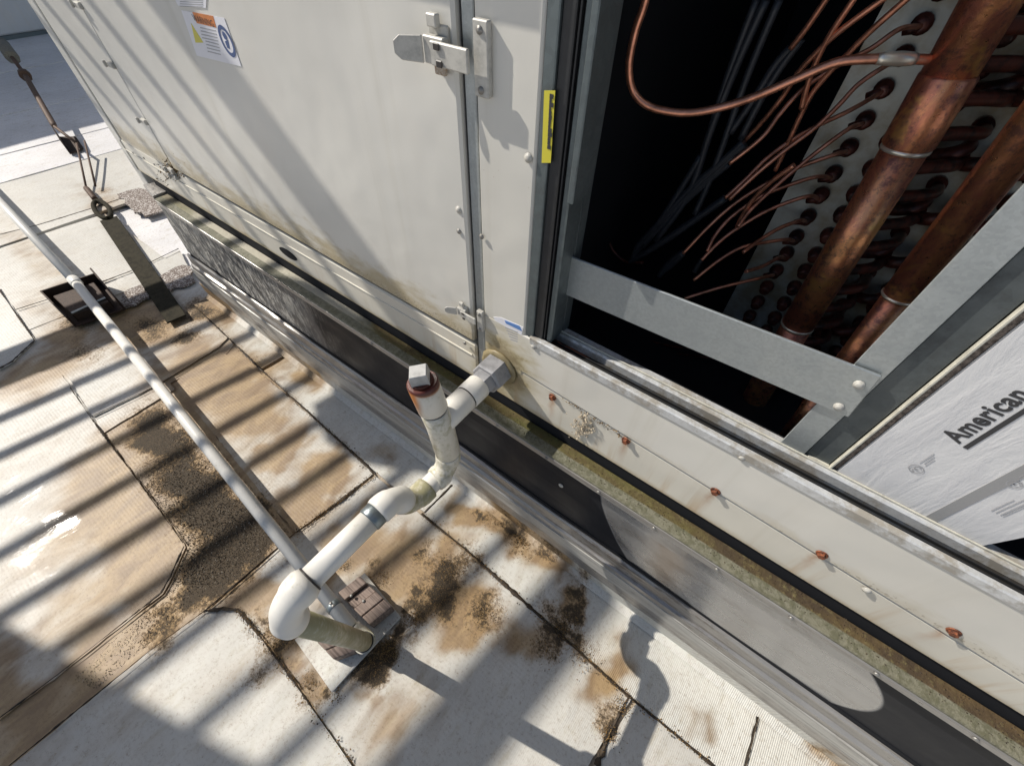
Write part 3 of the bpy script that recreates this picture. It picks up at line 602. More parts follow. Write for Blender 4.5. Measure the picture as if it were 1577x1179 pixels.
p1 = Y(1478, 683, YP); p2 = Y(1577, 612, YP)
vert = Matrix(((0, -1, 0), (0, 0, -1), (1, 0, 0)))     # text x -> up (+z), text y -> -x (facing -y)
# columns: local x->(0,0,1), local y->(-1,0,0), local z->(0,-1,0)
vert = Matrix(((0, -1, 0), (0, 0, -1), (1, 0, 0)))
w_ = text('American', .0200, M_INK, Vector((p1.x - .0005, YP, p1.z)), vert, PANEL, .0006, sx=.80)
text('A', .0200, M_INK, Vector((p1.x - .0005, YP, p1.z + .0785)), vert, PANEL, .0006, sx=.80)
box('underline', p1.x + .0035, p1.x + .0070, YP - .0001, YP + .0003, p1.z - .002, 1.1, M_INK, PANEL)
g1 = Y(1478, 777, YP); box('grey_stripe', g1.x - .0050, g1.x + .0042, YP - .0001, YP + .0003, .601, 1.1, M_GREYINK, PANEL)
def ring(name, c, r, wd, mat, parent, ax=1.0, n=24, gap=None, y=YP):
    vs = []; fs = []
    for i in range(n + 1):
        a_ = (gap or 0) + (2 * math.pi - 2 * (gap or 0)) * i / n
        for q in (r, r - wd): vs.append((c.x + q * math.cos(a_) * ax, y - .0002, c.z + q * math.sin(a_)))
    for i in range(n): fs.append((2 * i, 2 * i + 1, 2 * i + 3, 2 * i + 2))
    return link(name, mesh(name, vs, fs, mat), parent)
for q, r in [((1411, 722), .0055), ((1562, 745), .0048)]:
    c_ = Y(*q, YP); ring('certification_mark', c_, r, .0008, M_LINEINK, PANEL); ring('certification_mark', c_ + Vector((.0005, 0, .0012)), r * .45, .0007, M_LINEINK, PANEL, gap=.5)
    ring('certification_mark', c_ + Vector((.0, 0, -.0018)), r * .4, .0007, M_LINEINK, PANEL, gap=.9)
    for i in range(3): box('fine_print_line', c_.x - .003 + i * .0022, c_.x - .0026 + i * .0022, YP - .0002, YP, c_.z + r + .003 + (i % 2) * .002, c_.z + r + .020 - i * .003, M_LINEINK, PANEL)
for i, (dx, L) in enumerate([(.004, .022), (.0072, .05), (.0105, .06), (.0125, .04)]):
    c_ = Y(1500, 790, YP); box('fine_print_line', c_.x + dx, c_.x + dx + .0005, YP - .0002, YP, c_.z + .012, c_.z + .012 + L, M_LINEINK, PANEL)
# stickers
def plate_px(name, q, y, mat, parent, t=.0004, **k): return prism(name, [W(*p, y) for p in q], (0, t, 0), mat, parent, **k)
LB = plate_px('warning_label', [(279, 16), (345, 28), (372, 103), (303, 86)], .3468, M_LABEL, U, label='warning label with orange header, yellow triangle and blue ring symbol')
plate_px('orange_header', [(296, 19), (328, 25), (333, 43), (303, 36)], .3465, M_ORANGE, LB)
text('WARNING', .0105, M_INK, W(299, 32.5, .3463), Matrix(((1, 0, 0), (0, 0, -1), (0, 1, 0))), LB, name='printed_word') if True else None
plate_px('yellow_triangle', [(294, 36), (313, 66), (301, 66)], .3465, M_YEL, LB)
c_ = W(349.5, 64, .3467); ring('blue_ring', c_, 0.0175, .0048, M_BLUE, LB, ax=.9, y=.3466); ring('ring_figure', c_ + Vector((0, 0, .006)), 0.005, .005, M_BLUE, LB, y=.3466, n=8)
plate_px('ring_figure', [(346, 64), (351, 62), (354, 76), (350, 74)], .3465, M_BLUE, LB)
for i in range(8):
    y0 = 42 + i * 5.2; x0 = 308 + i * 1.1; plate_px('fine_print_line', [(x0 + (4 if i > 3 else 0), y0), (x0 + 24, y0 + 5.2), (x0 + 24.5, y0 + 6.6), (x0 + (4 if i > 3 else 0), y0 + 1.6)], .3465, M_LINEINK, LB)
L2 = plate_px('upper_label', [(268, -3), (318, -4), (317, 13), (274, 9)], .3468, M_LABEL, U)
for i in range(4): plate_px('fine_print_line', [(277, -1 + i * 3.4), (312, 0 + i * 3.4), (312, 1.2 + i * 3.4), (277, .2 + i * 3.4)], .3465, M_LINEINK, L2)
YL = prism('yellow_sticker', [Vector((W(838, 139, .349).x, .349, W(838, 139).z)), Vector((W(855, 139, .349).x, .349, W(855, 139).z)), W(848, 251, .349), W(834, 251, .349)], (0, .0004, 0), M_YEL, U, label='yellow strip sticker with tiny vertical print')
for i in range(13):
    t = i / 13; a_ = W(846.5 - 4 * t, 147 + 85 * t, .3487); box('fine_print_line', a_.x, a_.x + random.uniform(.002, .0045), .3486, .3489, a_.z - .002, a_.z + .0012, M_INK, YL)
BLb = plate_px('tattered_label', [(760, 488), (772, 489), (806, 504), (800, 527), (783, 530), (770, 515)], .3486, M_LABEL, U)
plate_px('blue_header', [(777, 493), (800, 502), (804, 510), (779, 498)], .3483, flat('faded_blue', (.10, .22, .50), .5), BLb)
for i in range(5): plate_px('fine_print_line', [(778 + i * 2, 503 + i * 4.6), (797, 511 + i * 3.6), (797, 512.2 + i * 3.6), (778 + i * 2, 504.5 + i * 4.6)], .3483, M_LINEINK, BLb)
# latches
def latch(cx, cz, s, label):
    L_ = box('latch', cx - .030 * s, cx - .006 * s, .3440, .3474, cz - .013 * s, cz + .020 * s, M_ZINC, DOOR, .001, label=label)
    B = lambda n, x0, x1, y0, y1, z0, z1, mt=M_ZINC, bv=.001: box(n, cx + x0 * s, cx + x1 * s, .3474 - y1 * s, .3474 - y0 * s, cz + z0 * s, cz + z1 * s, mt, L_.parent, bv)
    parts = [B('latch_ear', -.026, -.014, .003, .010, .018, .028), B('latch_body', -.031, -.005, .0035, .012, -.010, .012), B('latch_ear', -.024, -.010, .002, .007, -.019, -.010, mk_rust('lightly_rusted_zinc', (.48, .43, .36), (.34, .25, .18))),
             B('latch_arm', -.018, .028, .012, .0165, -.009, .010), B('latch_pin', -.012, -.004, .0168, .0185, .004, .010, M_RING), B('latch_pin', -.010, -.002, .0168, .0185, -.009, -.003, M_RING)]
    lev = prism('latch_lever', [Vector((cx + x * s, .3474 - y * s, cz + z * s)) for x, y, z in [(-.030, .012, -.010), (-.030, .012, .012), (-.050, .022, .011), (-.056, .025, .006), (-.056, .025, -.004), (-.050, .022, -.009)]], (0, -.002, 0), M_ZINC, DOOR, .0008)
    kp = box('latch_keeper', cx + .026 * s, cx + .043 * s, .3420, .3485, cz - .028 * s, cz + .030 * s, M_ZINC, U, .001)
    for dz in (-.022, .023): link('screw', SCR_S, kp, (cx + .0345 * s, .3422, cz + dz * s))
l1 = W(697, 83, .345); latch(l1.x + .002, l1.z, .95, 'larger upper toggle latch across the door seam')
l2 = W(722, 484, .345); latch(l2.x + .001, l2.z, .62, 'small lower toggle latch')
# ------------------------------------------------------------ coil bay content
PY = .70
pl = Y(1352, 0, PY); pb = Y(1123, 478, PY)
box('coil_end_plate', -.045, .42, PY, PY + .004, .47, 1.6, M_PLATE, U)
UB = None
def hairpin(p):
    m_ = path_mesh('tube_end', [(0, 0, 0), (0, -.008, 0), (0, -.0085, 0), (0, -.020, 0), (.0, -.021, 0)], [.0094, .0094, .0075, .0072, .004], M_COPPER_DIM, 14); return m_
TE = hairpin(None)
tz = [Y(*q, PY).z for q in [(1415, 35), (1387, 84), (1361, 135), (1330, 182), (1310, 225), (1285, 265), (1267, 298), (1249, 332), (1232, 363), (1215, 388), (1200, 415)]]
tz = [tz[0] + (tz[0] - tz[1])] + tz
while tz[-1] > .49: tz.append(tz[-1] - .0305)
ends = []
for c, (cxx, off) in enumerate([(-.004, 0), (.030, .015), (.064, 0), (.098, .015), (.132, 0), (.166, .015)]):
    for z in tz:
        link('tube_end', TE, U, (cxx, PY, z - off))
        if c == 0: ends.append(Vector((cxx, PY - .02, z)))
# return bends between columns 3-6 (dark U tubes)
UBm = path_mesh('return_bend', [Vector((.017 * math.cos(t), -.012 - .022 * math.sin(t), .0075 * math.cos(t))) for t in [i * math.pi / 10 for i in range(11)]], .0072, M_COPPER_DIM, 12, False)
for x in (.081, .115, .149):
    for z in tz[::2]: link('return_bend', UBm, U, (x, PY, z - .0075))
# headers
hA, hB = Y(1530, -20, .585), Y(1228, 500, .585); d = (hB - hA).normalized()
h0 = hA - d * .35; rj = .0225
HD = tube('suction_header', [h0, Y(1395, 228, .585)], .0203, M_COPPER, U, 28, label='thick tarnished copper header pipe')
q0 = Y(1395, 228, .585); tube('header_collar', *[(lambda P, Q: P)(0, 0)] if False else ([q0 - d * .004, q0, q0 + d * .004], [.0232, .0242, .0232]), M_SOLDER, HD, 28) if False else link('header_collar', path_mesh('header_collar', [q0 - d * .002, q0, q0 + d * .002], [.0207, .0212, .0207], M_SOLDER, 28), HD)
link('header_collar', path_mesh('header_collar', [q0 - d * .06, q0 - d * .058, q0 - d * .004, q0 - d * .002], [.0204, .0218, .0220, .0206], M_COPPER, 28), HD)
tube('header_lower', [q0, hB + d * .002], .0196, M_COPPER, HD, 28)
link('header_collar', path_mesh('header_collar', [hB - d * .002, hB, hB + d * .002], [.0199, .0205, .0199], M_SOLDER, 28), HD)
tube('header_tail', [hB, hB + d * .16, hB + d * .21 + Vector((-.01, .01, 0))], [.0185, .0185, .017], M_COPPER, HD, 24)
sA, sB = Y(1600, 185, .50), Y(1308, 555, .50); e = (sB - sA).normalized(); s0 = Y(1385, 455, .50)
H2 = tube('liquid_header', [sA - e * .5, s0], .0145, M_COPPER, U, 24, label='thinner copper header pipe beside the zinc post')
link('header_collar', path_mesh('header_collar', [s0 - e * .0015, s0, s0 + e * .0015], [.0149, .0155, .0149], M_SOLDER, 24), H2)
tube('header_lower', [s0, sB + e * .06], .0128, M_COPPER, H2, 24); tube('header_tail', [sB + e * .06, sB + e * .16], .0124, M_COPPER, H2, 24)
# stubs from the headers to the coil
for i, z in enumerate(tz):
    t = (z - 0.012 - hA.z) / (hB.z - hA.z); p = hA.lerp(hB, t) if z < 1.0 else hA
    if z < 1.02: tube('coil_stub', smooth_path([p + Vector((.0, .012, 0)), p + Vector((.04, .05, .002)), Vector((.098, PY - .03, z - .014)), Vector((.098, PY - .004, z - .015))], 5), .0065, M_COPPER_DIM, U, 10)
    t2 = (z - sA.z) / (sB.z - sA.z)
    if i % 2 == 0 and z < .93:
        p2_ = sA.lerp(sB, t2); tube('coil_stub', smooth_path([p2_, p2_ + Vector((.012, .06, .0)), Vector((.132, PY - .06, z)), Vector((.132, PY - .004, z))], 5), .0060, M_COPPER_DIM, U, 10)
# big equalising loop
def pp(*q): return [Y(a_, b_, c_) for a_, b_, c_ in q]
LP = smooth_path(pp((1432, 92, .578), (1395, 91, .565), (1350, 91, .555), (1290, 96, .55), (1230, 120, .545), (1160, 150, .54), (1100, 168, .53), (1050, 174, .52), (1000, 164, .51), (975, 140, .505), (969, 100, .50), (978, 50, .50), (992, 8, .50), (1004, -40, .50)), 6)
LO = tube('looped_capillary', LP, .0040, M_COP_THIN, U, 12, label='looped plain copper tube leaving the thick header')
link('solder_joint', path_mesh('solder_joint', LP[4:13], [.0045, .0052, .0054, .0056, .0056, .0054, .0052, .0048, .0044], M_SOLDER, 12), LO)
tube('rear_loop', smooth_path(pp((1016, -40, .62), (1005, 40, .62), (990, 110, .62), (975, 180, .62), (958, 240, .62), (940, 300, .62), (934, 350, .62), (942, 382, .62), (962, 402, .62), (990, 404, .62)), 5), .0024, M_COPPER_DIM, U, 8)
# capillaries: tube end -> sweep to the left
def cr(*q): return [(955 + a_ / 2.535, b_ / 2.535) for a_, b_ in q]
CP = [cr((1090, 115), (980, 190), (880, 240), (780, 300), (700, 360), (620, 450), (550, 540), (425, 640)), cr((1030, 262), (930, 330), (850, 415), (760, 500), (640, 590), (520, 690), (425, 780)),
      cr((900, 430), (780, 487), (680, 540), (570, 620), (490, 700), (410, 772)), cr((890, 505), (760, 600), (650, 690), (560, 770), (500, 830), (460, 885)), cr((850, 600), (700, 652), (560, 722), (440, 800), (340, 890), (245, 990)),
      cr((770, 690), (660, 722), (540, 772), (430, 850), (370, 920), (340, 980)), cr((740, 765), (640, 795), (540, 840), (430, 910), (370, 960), (318, 1015)), cr((700, 862), (620, 892), (540, 940), (480, 985)),
      cr((650, 935), (560, 947), (470, 967), (380, 1020), (285, 1095)), cr((620, 1005), (560, 1038), (490, 1060)), cr((580, 1078), (490, 1098), (380, 1125), (250, 1165))]
for e_, c in zip(ends[1:], CP):
    n_ = len(c); P_ = [e_ + Vector((0, .012, 0)), e_] + [Y(*q, .66 - .09 * (i + 1) / n_) for i, q in enumerate(c)]
    tube('capillary_tube', smooth_path(P_, 6), .0024, M_COP_THIN, U, 8)
    link('capillary_collar', path_mesh('capillary_collar', [e_ + Vector((0, .012, 0)), e_ + Vector((-.004, -.001, -.002)), e_ + Vector((-.012, -.001, -.006))], [.0065, .0050, .0034], M_COPPER_DIM, 10), U)
for c in [cr((830, -40), (735, 100), (665, 190)), cr((1050, -20), (860, 120), (760, 212), (690, 290), (640, 370), (560, 470), (480, 555)), cr((925, -20), (830, 120), (775, 220), (735, 320), (708, 425)),
          cr((1150, -30), (980, 120), (890, 210), (820, 280), (750, 365), (700, 460), (655, 560), (605, 665)), cr((680, 645), (590, 710), (510, 790), (455, 885))]:
    tube('capillary_tube', smooth_path([Y(*q, .575 + .006 * i) for i, q in enumerate(c)], 6), .0028, M_COP_THIN, U, 8)
for c, r in [(cr((665, 188), (600, 262), (520, 390), (430, 520)), .0040), (cr((482, 553), (400, 630), (260, 750), (100, 930)), .0045), (cr((425, 640), (330, 720), (200, 840), (90, 960)), .0040), (cr((412, 772), (330, 830), (190, 930), (50, 1015)), .0048), (cr((246, 990), (200, 1035), (160, 1065)), .0045), (cr((318, 1012), (290, 1060)), .0036)]:
    tube('black_sleeve', smooth_path([Y(*q, .60) for q in c], 5), r, M_CONDUIT, U, 10)
for c, r in [([(1148, 222), (1090, 270), (1035, 325), (985, 375), (975, 400)], .0048), ([(1130, 240), (1075, 290), (1020, 340), (975, 395)], .0042), ([(1117, 305), (1060, 345), (1000, 385), (970, 402)], .0050), ([(1052, 388), (1030, 405), (1015, 425)], .0045),
             ([(1200, 0), (1150, 120), (1100, 260), (1070, 330)], .004), ([(1165, 0), (1120, 120), (1085, 230)], .004), ([(1235, 60), (1185, 130), (1140, 215)], .004), ([(1080, 240), (1030, 320), (990, 380)], .0045), ([(1180, 0), (1135, 100), (1095, 200), (1060, 300), (1010, 370)], .0045)]:
    tube('black_sleeve', smooth_path([Y(*q, .60) for q in c], 5), r, M_CONDUIT, U, 10)
for c in [[(1000, 525), (1050, 535), (1110, 532)], [(980, 548), (1040, 545), (1100, 552)]]: tube('capillary_tube', smooth_path([Y(*q, .60) for q in c], 5), .0020, M_COPPER_DIM, U, 8)

# ------------------------------------------------------------ drain line
XT = -.274; RP = .0158; RF = .0194; RR = .0135
T = lambda px, py, x=XT: (lambda r: Vector((x, (x / r[0]) * r[1], H + (x / r[0]) * r[2])))(ray(px, py))
hole = Vector((XT, .348, .507))
DR = thing('condensate_drain', 'white PVC condensate trap and long drain pipe running from the unit wall across the roof', 'drain pipe', (XT, .2, 0))
zt = .507; yt = .219
def bend(n, last=True):
    r_ = [RF - .0022] * n
    for i in range(3):
        r_[i] = RF
        if last: r_[-1 - i] = RF
    r_[3] = RF - .0006
    return r_
def fit(name, a, b, r, mat, **k):
    P, Rr = socket(a, b, r); return tube(name, P, Rr, mat, DR, 28, **k)
# union nut against the wall (hexagonal) and square boss
link('hex_nut', path_mesh('hex_nut', [hole, hole + Vector((0, -.004, 0)), hole + Vector((0, -.030, 0)), hole + Vector((0, -.033, 0))], [.0245, .0270, .0270, .0245], M_HEX, 6), DR)
for p in bpy.data.meshes['hex_nut'].polygons: p.use_smooth = False
link('hex_nut', path_mesh('hex_nut', [hole + Vector((0, -.033, 0)), hole + Vector((0, -.046, 0)), hole + Vector((0, -.048, 0))], [.0205, .0205, .0190], M_HEX, 6), DR)
for o_ in [o for o in DR.children if o.name.startswith('hex_nut')]:
    for p in o_.data.polygons: p.use_smooth = False
link('sealant', path_mesh('sealant', [hole + Vector((0, .0, 0)), hole + Vector((0, -.003, 0)), hole + Vector((0, -.0045, 0))], [.034, .032, .028], mk_plastic('yellowed_sealant', (.27, .22, .12)), 14), DR)
fit('coupling', (XT, .301, zt), (XT, .272, zt), RF, M_PVC)
link('joint_ring', path_mesh('joint_ring', [(XT, .2722, zt), (XT, .2705, zt)], RF - .0010, M_RING, 28), DR)
top = Y(651, 590, .209); tdir = (top - Vector((XT, yt - .004, zt))).normalized(); tc = Vector((XT, yt - .004, zt)); bot = Vector((XT + .002, .219, .415))
fit('tee_branch', (XT, .271, zt), (XT, yt, zt), RF - .0005, M_PVC)
P, Rr = socket(tc + tdir * .032, bot + Vector((0, 0, .012)), RF - .0003); tube('tee_body', P[:1] + P[1:2] + [tc, bot + Vector((0, 0, .0135)), P[3]], [RF - .0015, RF - .0003, RF - .0003, RF - .0003, RF - .0015], M_PVC_DIRTY, DR, 28)
link('joint_ring', path_mesh('joint_ring', [tc + tdir * .0325, tc + tdir * .0345], RF - .0010, M_RING, 28), DR)
ctop = tc + tdir * ((top - tc).length + .004)
M_PVC_CAP = mk_pvc('rust_streaked_pvc', .3, (.70, .67, .60), rustz=ctop.z + .001, rx=ctop.x * .797 + ctop.y * .604)
link('cleanout_neck', path_mesh('cleanout_neck', [tc + tdir * .0345, tc + tdir * .036, ctop - tdir * .002, ctop], [RF - .0005, RF + .0006, RF + .0006, RF - .001], M_PVC_CAP, 28), DR)
link('cap_plug', path_mesh('cap_plug', [ctop - tdir * .001, ctop + tdir * .004, ctop + tdir * .0045], [.0150, .0150, .0130], mk_rust('rust_stained_plug', (.10, .025, .015), (.05, .012, .008)), 24), DR)
sqm = path_mesh('square_plug_head', [ctop + tdir * .003, ctop + tdir * .017, ctop + tdir * .019], [.0160, .0155, .0140], M_PLUG, 4)
for p in sqm.polygons: p.use_smooth = False
link('square_plug_head', sqm, DR)
link('joint_ring', path_mesh('joint_ring', [bot + Vector((0, 0, .0125)), bot + Vector((0, 0, .0105))], RF - .0012, M_RING, 28), DR)
zb = .384
eb = arc(bot + Vector((0, 0, .0105)), (XT + .002, .219, zb), (XT + .001, .190, zb)); tube('elbow', [bot + Vector((0, 0, .0115))] + eb + [Vector((XT, .185, zb))], [RF - .001] + bend(len(eb)) + [RF - .001], M_PVC_DIRTY, DR, 28)
fit('pipe_nipple', (XT, .192, zb), (XT, .150, zb), RP, M_PVC)
for yy in (.191, .170): link('joint_ring', path_mesh('joint_ring', [(XT, yy, zb), (XT, yy - .0018, zb)], RP + .0012, M_RING, 28), DR)
zp = .446
ee = arc((XT, .169, zb), (XT, .128, zb + .000), (XT, .124, zb + .030)); tube('elbow', [Vector((XT, .170, zb))] + ee, [RF - .001] + bend(len(ee), False), M_PVC_MOSS, DR, 28, label='moss stained lower elbow')
ef = arc((XT, .124, zb + .030), (XT, .122, zp), (XT, .090, zp)); tube('elbow', ef + [Vector((XT, .086, zp))], bend(len(ef))[::-1] + [RF - .001], M_PVC, DR, 28)
tube('coupling', *socket((XT, .0865, zp), (XT, .073, zp), RP + .0022), M_CLAMP, DR, 28) if False else link('pipe_clamp', path_mesh('pipe_clamp', *socket((XT, .0865, zp), (XT, .071, zp), RP + .0016), M_CLAMP, 28), DR)
tube('drain_pipe', [Vector((XT, .088, zp)), Vector((XT, -.02, zp))], RP, M_PVC, DR, 28)
link('joint_ring', path_mesh('joint_ring', [(XT, -.0185, zp), (XT, -.0205, zp)], RP + .0022, M_RING, 28), DR)
# large elbow turning down and the slanting mossy leg
base = Vector((-.288, -.040, .070)); ce = Vector((XT, -.068, zp)); sd = (base - Vector((XT, -.066, zp - .03))).normalized()
el = arc((XT, -.028, zp), (XT, -.070, zp), Vector((XT, -.068, zp)) + sd * .050, 14)
tube('elbow', [Vector((XT, -.0205, zp))] + el, [RF - .001] + [r_ * 1.12 for r_ in bend(len(el))] , M_PVC, DR, 30, label='large clean white elbow')
mid = Vector((XT, -.068, zp)) + sd * .0505
tube('drain_pipe', [mid - sd * .002, base + Vector((0, 0, .0))], RP, M_PVC_MOSS, DR, 28, label='sloping pipe leg with green moss')
link('joint_ring', path_mesh('joint_ring', [base - sd * .004, base - sd * .0015], RP + .0015, M_RING, 28), DR)
run_end = G(528, 950, .072); pe = base
lo = arc(base - sd * .001, base + sd * .024, Vector((-.326, -.040, .062)), 10); tube('elbow', lo, [RF] * 6 + [RF - .001] * 2 + [RR + .003] * 3, M_PVC_DIRTY, DR, 28)
FAR = G(-14, 296, .072); BK = G(114, 432, .072)
e1 = Vector((-.326, -.040, .062))
dirp = (BK - e1).normalized()
tube('drain_pipe', [e1, e1 + dirp * (BK - e1).length], RR, M_PVC, DR, 24)
d2 = (FAR - BK).normalized(); tube('drain_pipe', [BK, FAR + d2 * .5], RR, M_PVC, DR, 24)
link('coupling', path_mesh('coupling', *socket(BK - d2 * .03, BK + d2 * .012, RR + .0025), M_PVC, 24), DR)
cp = e1 + dirp * .052; link('pipe_clamp', path_mesh('pipe_clamp', *socket(cp, cp + dirp * .012, RR + .0018), M_CLAMP, 24), DR)
for t in (-.6, .6): link('screw', SCR_S, DR, cp + dirp * .006 + Vector((t * .006, 0, RR + .0012)), rot=(-math.pi / 2, 0, 0))

# ------------------------------------------------------------ pipe supports
PAD = prism('support_pad', [G(*q, .0105) for q in [(455, 985), (562, 882), (618, 950), (512, 1066)]], (0, 0, .004), M_RIB, None, .0008)
paint_attrs(PAD.data, .0, .0)
for k_ in ('stain', 'grit'):
    for d_ in PAD.data.attributes[k_].data: d_.value *= .3; PAD['label'] = 'grimy square of white membrane under the grooved brown block'; PAD['category'] = 'pad'
SB = thing('support_block', 'brown grooved support block on the white pad at the near end of the pipe', 'support block', (-.38, -.03, .014))
Bk = [G(*q, .055) for q in [(519, 911), (553, 885), (603, 928), (592, 952), (565, 966)]]
def lx(p, q, t): return p.lerp(q, t)
c0, c1, c2, c3 = G(520, 912, .050), G(554, 886, .050), G(590, 952, .050) + Vector((0, .01, 0)), G(498, 1010, .050)
c0 = G(519, 912, .05); c1 = G(553, 886, .05); c2 = G(603, 935, .05); c3 = G(570, 962, .05)
ax = (c3 - c0); ay = (c1 - c0)
for i in range(4):
    t0, t1 = i / 4 + .01, (i + 1) / 4 - .01; hh = .050 - (.008 if i == 1 else 0)
    q = [c0 + ax * t0, c0 + ax * t1, c1 + ax * t1, c1 + ax * t0]; q = [Vector((v.x, v.y, .0148)) for v in q]
    prism('board', q, (0, 0, hh - .0148), M_WOOD, SB, .0015)
for (px, py) in [(541, 917), (560, 925)]: link('screw', SCR_S, SB, G(px, py, .0505), rot=(-math.pi / 2, 0, 0))
d0 = [G(*q, .016) for q in [(482, 978), (512, 958), (570, 1000), (520, 1018)]]
for i in range(3):
    t0, t1 = i / 3 + .01, (i + 1) / 3 - .01; q = [d0[0].lerp(d0[3], t0), d0[0].lerp(d0[3], t1), d0[1].lerp(d0[2], t1), d0[1].lerp(d0[2], t0)]; prism('board', q, (0, 0, .026), M_WOOD, SB, .0015)
FBk = thing('support_bracket', 'dark brown steel bracket under the far pipe coupling', 'pipe bracket', (-1.88, .06, .012))
zf = .012
a0, a1, a2, a3 = G(78, 455, zf + .05), G(148, 424, zf + .05), G(183, 462, zf), G(118, 487, zf)
q0_ = [Vector((-1.93, -.02, zf)), Vector((-1.90, .13, zf)), Vector((-1.70, .115, zf)), Vector((-1.73, -.02, zf))]
prism('base_plate', q0_, (0, 0, .006), M_STEELBR, FBk, .001)
prism('side_flange', [q0_[0], q0_[3], q0_[3] + Vector((0, 0, .045)), q0_[0] + Vector((0, 0, .05))], (0, .005, 0), M_STEELBR, FBk, .001)
prism('side_flange', [q0_[1], q0_[2], q0_[2] + Vector((0, 0, .05)), q0_[1] + Vector((0, 0, .07))], (0, .005, 0), M_STEELBR, FBk, .001)
prism('rear_flange', [q0_[0] + Vector((0, 0, .05)), q0_[1] + Vector((0, 0, .05)), q0_[1], q0_[0]], (.006, 0, 0), M_STEELBR, FBk, .001)
prism('steel_block', [q0_[0].lerp(q0_[2], .12), q0_[1].lerp(q0_[3], .12), q0_[2].lerp(q0_[0], .12), q0_[3].lerp(q0_[1], .12)], (0, 0, .032), M_STEELBR, FBk, .002)
prism('cross_strip', [Vector((-1.76, .0, .045)), Vector((-1.76, .100, .045)), Vector((-1.75, .100, .045)), Vector((-1.75, .0, .045))], (0, 0, .003), M_CLAMP, FBk)

# ------------------------------------------------------------ tie-down cable with eye bar
TD = thing('tie_down', 'rusty tie-down cable with turnbuckle ending in a flat dark eye bar on the roof', 'tie-down cable', (-2.4, .36, .01))
A = G(168, 338, .016); B_ = G(258, 470, .016); d = (B_ - A).normalized(); o = Vector((-d.y, d.x, 0)); hw = .031
prism('eye_bar', [A - o * hw, B_ + d * .10 - o * hw * .95, B_ + d * .10 + o * hw * .95, A + o * hw], (0, 0, .006), M_OLIVE, TD, .0015)
ringp = [A - d * .09 + d * .095 * math.cos(t) + o * .024 * math.sin(t) + Vector((0, 0, .008)) for t in [i * 2 * math.pi / 24 for i in range(25)]]
tube('eye', ringp, .009, M_OLIVE, TD, 10)
k0 = G(133, 290, .03)
E_ = A - d * .2 + Vector((0, 0, .01))
tube('shackle', smooth_path([k0, k0.lerp(E_, .5) + Vector((0, 0, .01)), E_], 4), .011, M_CABLE, TD, 8)
blk = G(112, 222, .05)
for o2 in (0, .035): tube('cable', [k0 + o * o2, blk + Vector((.1, o2, .03))], .0045, M_CABLE, TD, 8)
t1 = G(84, 195, .12); t2 = G(38, 115, .16); t3 = G(-20, 35, .20)
tube('cable', [blk + Vector((.1, .0, .03)), t1], .007, M_CABLE, TD, 8)
tube('turnbuckle', [t1, t1.lerp(t2, .03), t1.lerp(t2, .95), t2], [.008, .013, .013, .008], M_CABLE, TD, 10)
tube('turnbuckle_nut', [t2.lerp(t1, -.02), t2.lerp(t1, .04)], .028, M_CABLE, TD, 8)
tube('cable', [t2, t3], .010, M_CABLE, TD, 8); tube('end_fitting', [t3.lerp(t2, .45), t3.lerp(t2, .72)], .035, mk_rust('pale_fitting', (.22, .21, .17), (.12, .11, .09)), TD, 8)
AN = thing('anchor_angle', 'small dark rusty steel angle sitting on the white lap where the cable crosses', 'anchor bracket', (-3.35, .55, .015))
pz = .0205; q = [G(*p_, pz) for p_ in [(92, 212), (118, 212), (130, 230), (108, 238)]]
prism('foot', q, (0, 0, .006), M_STEELBR, AN, .001)
prism('upstand', [q[0], q[3], q[3] + Vector((0, 0, .07)), q[0] + Vector((0, 0, .07))], (.006, 0.002, 0), M_STEELBR, AN, .001)

# ------------------------------------------------------------ neighbouring unit, screen
N = thing('distant_unit', 'grey rooftop unit in shade behind the white roof at the upper left', 'rooftop unit', (-6.9, 1, 0))
box('casing', -8.2, -5.78, -2.0, 4.5, .05, 2.20, M_FARWALL, N, .01); box('plinth', -8.15, -5.79, -1.95, 4.45, 0, .047, M_PLINTH, N)
for yy in (-.6, .8, 2.2): box('casing_seam', -5.779, -5.776, yy, yy + .012, .24, 1.68, M_PLINTH, N)
FN = thing('slatted_screen', 'tall galvanised screen of horizontal bars standing up-sun beside the units', 'screen fence', (-3.3, -1.5, 0))
x0 = -3.2; k = -S.x / S.z; fd = Vector((.15, 1, 0)).normalized()
def fpt(y, z): return Vector((x0 + .15 * (y + .98), y, z))     # the shadow line of this point crosses y=0 near c = x0 + k z
def czh(c): return (c - x0) / k
ye = -1.17
def frail(name, y0, y1, z0, z1, mat=M_FENCE, t=.03):
    a_, b_ = fpt(y0, z0), fpt(y1, z0); prism(name, [a_, b_, b_ + Vector((0, 0, z1 - z0)), a_ + Vector((0, 0, z1 - z0))], (-t, 0, 0), mat, FN)
for c in (-1.52, -1.37, -1.21, -1.05, -.885, -.73, -.57, -.405, -.25): frail('bar', ye, .15, czh(c) - .014, czh(c) + .014, t=.012)
frail('bottom_rail', -3.0, .15, czh(-1.82), czh(-1.66)); frail('top_rail', -3.0, .15, czh(-.10), czh(.03))
frail('solid_panel', -3.0, ye, czh(-1.62), czh(-.10), t=.01)
frail('stile', .15, .22, czh(-1.82), czh(.03))
bq = [(-.86, .26), (-.74, .205), (-.60, .225), (-.46, .30), (-.30, .352), (.0, .37), (.24, .40), (.31, .445), (.14, .485), (-.36, .49), (-.46, .45), (-.84, .37)]
bp = [Vector((c, y, 0)) - S * ((c + 3.1) / S.x) for c, y in bq]
prism('added_shade_plate', bp, (-.01, 0, 0), M_FENCE, FN)  # unseen added plate, outlined to throw its shade on roof, curb and ledge
